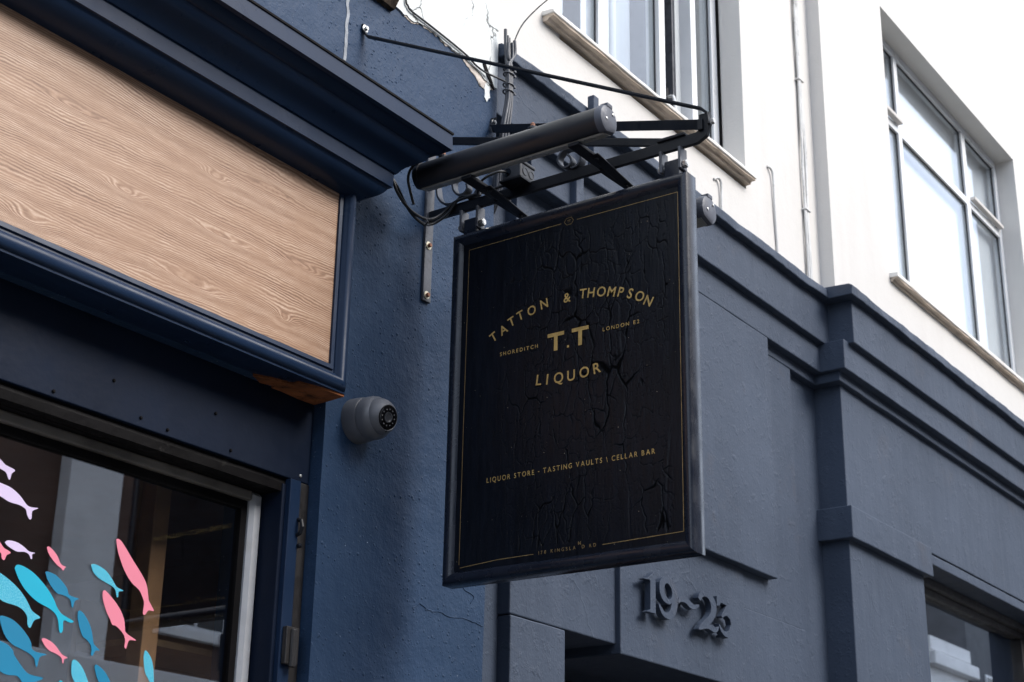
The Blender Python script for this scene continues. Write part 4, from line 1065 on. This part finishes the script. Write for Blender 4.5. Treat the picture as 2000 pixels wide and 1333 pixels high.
for ch, u, z in (('T', .2469, 3.0565), ('A', .2775, 3.0700), ('T', .3032, 3.0870), ('T', .3302, 3.0981), ('O', .3653, 3.1046), ('N', .4035, 3.1144), ('&', .4732, 3.1157), ('T', .5205, 3.1162), ('H', .5446, 3.1135), ('O', .5746, 3.1095), ('M', .6043, 3.1028), ('P', .6310, 3.0955), ('S', .6575, 3.0858), ('O', .6843, 3.0727), ('N', .7085, 3.0553)):
    put(mb, ch, u, z, 0.0245, -math.asin((u - AC) / AR), 0.014, 0.94)
mb.build('arched_lettering', 'gold', sg)
for u0, u1, ub in ((0.4154, 0.4646, 0.440), (0.4875, 0.5372, 0.5123)):
    p8 = [(u0, 3.0285), (u1, 3.0285), (u1, 3.0185), (ub + 0.0055, 3.0185), (ub + 0.0055, 2.9805), (ub - 0.0055, 2.9805), (ub - 0.0055, 3.0185), (u0, 3.0185)]
    MB().add([(XT, -a, z) for a, z in p8], [tuple(range(8))]).build('monogram_letter', 'gold', sg)
mb = MB()
mb.add([(XT, -.4738, 2.9812), (XT, -.4798, 2.9812), (XT, -.4798, 2.9872), (XT, -.4738, 2.9872)], [(0, 1, 2, 3)])
mb.build('monogram_dot', 'gold', sg)
mb = MB()
for i, ch in enumerate('LIQUOR'):
    u = (.3905, .4155, .4490, .4860, .5245, .5610)[i]
    a = (u - 0.479) / 0.62
    put(mb, ch, u, 2.9058 + 0.62 * (1 - math.cos(a)) - (0.002 if ch == 'Q' else 0), 0.0265, a, 0.012, 0.95)
mb.build('curved_lettering', 'gold', sg)
mb = MB()
line(mb, 'SHOREDITCH', .2688, .3857, 2.9992, 0.0098, 0.008)
mb.build('place_lettering', 'gold', sg)
mb = MB()
line(mb, 'LONDON E2', .5779, .6821, 3.0030, 0.0096, 0.008)
mb.build('place_lettering', 'gold', sg)
mb = MB()
line(mb, 'LIQUOR STORE - TASTING VAULTS \\ CELLAR BAR', .2362, .7203, 2.6690, 0.0125, 0.006, 0.86, 1.5)
mb.build('trade_lettering', 'gold', sg)
mb = MB()
line(mb, '178 KINGSLAND RD', .3952, .5580, 2.4683, 0.0082, 0.004, 0.95, 1.6, {11: (0.002, 0.0095)})
mb.build('address_lettering', 'gold_dull', sg)
mb = MB()
def gline(pts, w=0.0016):
    for (a, za), (b, zb) in zip(pts[:-1], pts[1:]):
        d = Vector((b - a, zb - za)).normalized() * (w / 2)
        n_ = Vector((-d.y, d.x))
        mb.add([(XT, -(a + s * n_.x), za + s * n_.y) for s in (1, -1)] + [(XT, -(b + s * n_.x), zb + s * n_.y) for s in (-1, 1)], [(0, 1, 2, 3)])
gline([(.4541, 3.3245), (.1607, 3.3215), (.1585, 2.9), (.1572, 2.4700)])
gline([(.1600, 2.4625), (.2729, 2.4700), (.3804, 2.4708)])
gline([(.5019, 3.3248), (.7949, 3.3240), (.7936, 2.9), (.7922, 2.4745), (.5760, 2.4705)])
mb.build('gold_border', 'gold_dull', sg)
mb = MB()
hx = [(.4774 + 0.014 * math.cos(R(a)), 3.3262 + 0.0108 * math.sin(R(a))) for a in (0, 60, 120, 180, 240, 300, 360)]
gline(hx, 0.0011)
line(mb, 'T.T', .4725, .4826, 3.3237, 0.0058, 0.006)
mb.build('emblem', 'gold_dull', sg)

# ================================================================== two tube lights on the bracket
def tube_light(x, z, ya, yb, face, label):
    """tube along Y from ya (wall end) to yb; face: +1 the diffuser looks towards +X, -1 towards -X"""
    t_ = thing('sign_light', (x, (ya + yb) / 2, z - 0.037), label, 'light', 'tube lights of the sign')
    r = 0.0375
    ring = []
    for k in range(40):
        a = 2 * math.pi * k / 40
        cx, cz = math.cos(a) * r, math.sin(a) * r
        ring.append((cx, cz))
    a0 = R(-75) if face > 0 else R(255)
    nrm = Vector((math.cos(a0), math.sin(a0)))
    ring = [tuple(Vector(p) - nrm * max(0, Vector(p).dot(nrm) - r * 0.86)) for p in ring]
    MB().rings([[(x + a, ya - 0.012, z + b) for a, b in ring], [(x + a, yb + 0.012, z + b) for a, b in ring]]).build('tube', 'tube', t_, 30)
    tn = Vector((-nrm.y, nrm.x))
    c = nrm * (r * 0.865)
    prof = [c + tn * r * 0.50, c - tn * r * 0.50, c - tn * r * 0.42 + nrm * 0.004, c + tn * r * 0.42 + nrm * 0.004]
    MB().rings([[(x + p.x, ya - 0.014, z + p.y) for p in prof], [(x + p.x, yb + 0.014, z + p.y) for p in prof]]).build('diffuser', 'diffuser', t_)
    for (y0, y1) in ((ya - 0.020, ya), (yb + 0.022, yb)):
        rg = []
        for f, s_ in ((0, 1.0), (0.0, 1.045), (0.55, 1.05), (0.85, 0.98), (1.0, 0.80)):
            rg.append([(x + a * s_, y0 + (y1 - y0) * f, z + b * s_) for a, b in ring])
        e = MB().rings(rg).build('end_cap', 'cap_plastic' if y1 == yb else 'tube', t_, 40)
        if y1 == yb:
            MB().box(x - 0.012, x + 0.012, y1 - 0.001, y0, z + 0.030, z + 0.043).build('cap_tab', 'cap_plastic', e, None, 0.003)
            for dx, dz in ((-0.016, -0.004), (0.014, 0.018)):
                MB().lathe([(0.004, 0), (0.004, 0.0015), (0.002, 0.002)], (x + dx, y1 - 0.0003, z + dz), (0, -1, 0), 10).build('screw', 'zinc', e)
    for f in (0.14, 0.62):
        y = ya + (yb - ya) * f
        k_ = MB().lathe([(0.013, 0), (0.013, 0.006), (0.008, 0.008), (0.006, 0.009)], (x - 0.006, y, z + 0.035), (0, 0, 1), 16).build('clamp_washer', 'tube', t_)
        MB().lathe([(0.006, 0.0), (0.006, 0.008), (0.003, 0.011)], (x - 0.006, y, z + 0.0442), (0, 0, 1), 12).build('clamp_nut', 'rust_cap', k_)
    return t_
tube_light(2.930, 3.489, -0.098, -0.692, 1, 'long black tube light in front of the sign, nearest the viewer')
tube_light(3.270, 3.357, -0.195, -0.782, -1, 'black tube light behind the sign, only its rounded end showing')

# junction box on the lamp arm
jb = thing('junction_box', (3.075, -0.30, 3.47), 'small dark grey junction box with round knockouts on the bracket', 'electrical box')
jx0, jx1, jy0, jy1, jz0, jz1 = 3.045, 3.110, -0.345, -0.285, 3.479, 3.520
MB().box(jx0, jx1, jy0, jy1, jz0, jz1).build('box_body', 'jbox', jb, None, 0.004)
MB().box(jx0 - 0.002, jx1 + 0.002, jy0 - 0.002, jy1 + 0.002, jz1 + 0.0002, jz1 + 0.010).build('lid', 'jbox', jb, None, 0.003)
for o_, ax in (((jx0 - 0.0002, -0.303, 3.500), (-1, 0, 0)), ((3.066, jy0 - 0.0002, 3.500), (0, -1, 0)), ((3.094, jy0 - 0.0002, 3.500), (0, -1, 0))):
    MB().lathe([(0.0115, 0), (0.0115, 0.0015), (0.0095, 0.0016), (0.0090, 0.0004)], o_, ax, 18).build('knockout', 'camblack', jb)
MB().box(3.040, 3.115, -0.350, -0.280, 3.4725, 3.4788).build('base_plate', 'iron', jb, None, 0.001)

# ================================================================== security camera
sc = thing('security_camera', (2.835, 0, 2.80), 'grey dome security camera on the blue wall below the fascia panel', 'security camera')
O = Vector((2.842, 0, 2.806))
MB().lathe([(0.0575, 0.0), (0.0575, 0.004), (0.0555, 0.034), (0.054, 0.040), (0.048, 0.042)], O, (0, -1, 0), 40).build('base', 'camgrey', sc, 30)
MB().lathe([(0.0470, 0.0), (0.0540, 0.002), (0.0545, 0.020), (0.0525, 0.032), (0.046, 0.040)], O + Vector((0, -0.040, 0)), (0.03, -1, -0.05), 40).build('collar', 'camgrey', sc, 30)
ax = Vector((-0.10, -1, -0.24)).normalized()
C0 = O + Vector((0.001, -0.070, 0.0))
ball = [(0.0480 * math.cos(R(a)), 0.0480 * math.sin(R(a))) for a in range(-30, 50, 5)]
ball += [(0.0318, 0.0362), (0.0308, 0.0355)]
MB().lathe(ball, C0, ax, 40).build('turret', 'camgrey', sc, 40)
MB().lathe([(0.0305, 0.030), (0.0305, 0.0362), (0.0280, 0.0372)], C0, ax, 36).build('face_glass', 'camblack', sc, 30)
ln = MB().lathe([(0.0130, 0.034), (0.0130, 0.0392), (0.0105, 0.0392), (0.0085, 0.0376)], C0, ax, 24).build('lens', 'jbox', sc, 30)
a1 = ax.orthogonal().normalized()
b1 = ax.cross(a1)
for k in range(12):
    an = 2 * math.pi * (k + 0.5) / 12
    MB().lathe([(0.0021, 0), (0.0019, 0.0008), (0.0010, 0.0014)], C0 + ax * 0.0371 + (a1 * math.cos(an) + b1 * math.sin(an)) * 0.0205, ax, 8).build('infrared_led', 'led', sc)
for s_ in (1, -1):
    MB().lathe([(0.0022, 0), (0.0018, 0.0008)], C0 + ax * 0.0310 + Vector((0, 0, 0.0365 * s_)), (ax + Vector((0, 0, 1.0 * s_))).normalized(), 8).build('screw', 'camblack', sc)

# ================================================================== cables
def cable(name, pts, r, mat, parent=None, k=6, n=8):
    return MB().tube(smooth_path(pts, k), r, n).build(name, mat, parent, 60)
t_ = thing('light_cable', (2.9, -0.07, 3.43), 'pair of black cables looping from the cornice corner to the bracket arm', 'cable')
cable('cable', [(2.870, -0.050, 3.480), (2.868, -0.062, 3.462), (2.884, -0.066, 3.435), (2.925, -0.066, 3.412), (2.985, -0.060, 3.410), (3.040, -0.055, 3.425), (3.072, -0.068, 3.452), (3.078, -0.100, 3.478), (3.080, -0.150, 3.484), (3.082, -0.250, 3.486)], 0.0042, 'cable', t_)
cable('cable', [(2.878, -0.048, 3.482), (2.890, -0.056, 3.462), (2.915, -0.060, 3.430), (2.950, -0.058, 3.408), (3.000, -0.054, 3.400), (3.050, -0.050, 3.416), (3.075, -0.080, 3.446), (3.080, -0.110, 3.482), (3.082, -0.128, 3.492), (3.082, -0.16, 3.486), (3.083, -0.27, 3.488)], 0.0042, 'cable', t_)
MB().tube([(3.010, -0.068, 3.402), (3.010, -0.056, 3.392), (3.010, -0.046, 3.402), (3.010, -0.056, 3.418), (3.010, -0.068, 3.402)], 0.0022, 6).build('cable_tie', 'cable', t_)
o = cable('lamp_lead', [(2.925, -0.185, 3.530), (2.915, -0.160, 3.537), (2.905, -0.125, 3.530), (2.900, -0.095, 3.510), (2.905, -0.080, 3.485), (2.925, -0.072, 3.460), (2.950, -0.066, 3.430)], 0.0038, 'cable')
tag(o, 'short black lead curving over the wall end of the near tube light', 'cable')
o = cable('arm_lead', [(3.040, -0.300, 3.500), (3.015, -0.290, 3.492), (2.998, -0.255, 3.470), (3.02, -0.225, 3.450), (3.065, -0.20, 3.470), (3.078, -0.19, 3.484)], 0.0036, 'cable')
tag(o, 'short black lead from the junction box to the bracket arm', 'cable')
t_ = thing('cable_bundle', (3.41, -0.03, 3.6), 'bundle of grey painted cables tied together between the two buildings', 'cable')
tops = [(3.389, 4.207), (3.401, 4.190), (3.408, 4.186), (3.428, 4.184), (3.416, 4.170), (3.395, 4.160)]
for i, (x, z) in enumerate(tops):
    dx = 0.0085 * (i % 3 - 1)
    dy = 0.007 * (i // 3)
    cable('cable', [(x, -0.036 - dy, z), (x + 0.001, -0.037 - dy, z - 0.05), (3.404 + dx * 0.9, -0.038 - dy, 4.085), (3.404 + dx * 0.8, -0.040 - dy, 4.02), (3.404 + dx, -0.040 - dy, 3.96), (3.392 + dx * 1.5, -0.036 - dy, 3.86), (3.392 + dx * 1.5, -0.02 - dy, 3.74), (3.412 + dx, 0.02 - dy, 3.62), (3.42 + dx, 0.14, 3.52)], 0.0052, 'cable_grey', t_)
for z in (4.072, 4.055, 4.018, 3.995):
    ring = [(3.404 + 0.0185 * math.cos(R(a)), -0.0405 + 0.014 * math.sin(R(a)), z) for a in range(0, 361, 20)]
    MB().tube(ring, 0.0030, 6).box(3.418, 3.428, -0.052, -0.044, z - 0.003, z + 0.004).build('cable_tie', 'cable_grey', t_)
o = cable('overhead_wire', [(3.422, -0.040, 4.150), (3.435, -0.045, 4.205), (3.462, -0.060, 4.27), (3.52, -0.10, 4.36), (3.62, -0.16, 4.48), (3.8, -0.25, 4.65)], 0.0022, 'cable')
tag(o, 'thin black wire curving up from the cable bundle across the white wall', 'wire')
o = cable('wall_wire', [(2.935, -0.010, 4.20), (2.944, -0.010, 4.083), (2.954, -0.010, 4.068), (2.969, -0.010, 4.059), (3.043, -0.010, 4.057), (3.119, -0.010, 4.054), (3.178, -0.010, 4.051), (3.237, -0.010, 4.046), (3.278, -0.010, 4.036), (3.319, -0.012, 4.033), (3.360, -0.022, 4.032), (3.402, -0.046, 4.022)], 0.0030, 'cable')
tag(o, 'thin black wire along the ragged edge between white and blue paint', 'wire')
t_ = thing('painted_cable_run', (5.86, 0.11, 4.2), 'bunch of white overpainted cables running down the white wall', 'cable')
for i in range(4):
    pts = []
    for z in np.linspace(6.4, 4.14, 22):
        pts.append((5.862 + 0.010 * (i - 1.5) + 0.020 * noise.noise(Vector((i * 3.1, z * 2.6, 0))), 0.108 + 0.006 * noise.noise(Vector((i * 5.1, z * 2, 4))), z))
    cable('cable', pts, 0.0058, 'cable_white', t_, 3)
for z in (4.62, 5.27):
    MB().box(5.838, 5.888, 0.098, 0.120, z, z + 0.008).build('clip', 'cable_white', t_, None, 0.003)
o = cable('cable_stub', [(5.020, 0.119, 4.425), (5.040, 0.112, 4.437), (5.058, 0.110, 4.432), (5.068, 0.112, 4.401), (5.067, 0.113, 4.33), (5.066, 0.115, 4.19)], 0.0055, 'cable_white')
tag(o, 'short overpainted cable stub under the open upstairs window', 'cable')
o = cable('wall_cable', [(5.507, 0.119, 4.690), (5.525, 0.112, 4.685), (5.543, 0.111, 4.655), (5.550, 0.113, 4.528), (5.556, 0.114, 4.43), (5.562, 0.115, 4.343), (5.566, 0.116, 4.19)], 0.0055, 'cable_white')
tag(o, 'thin overpainted cable left of the bunch on the white wall', 'cable')
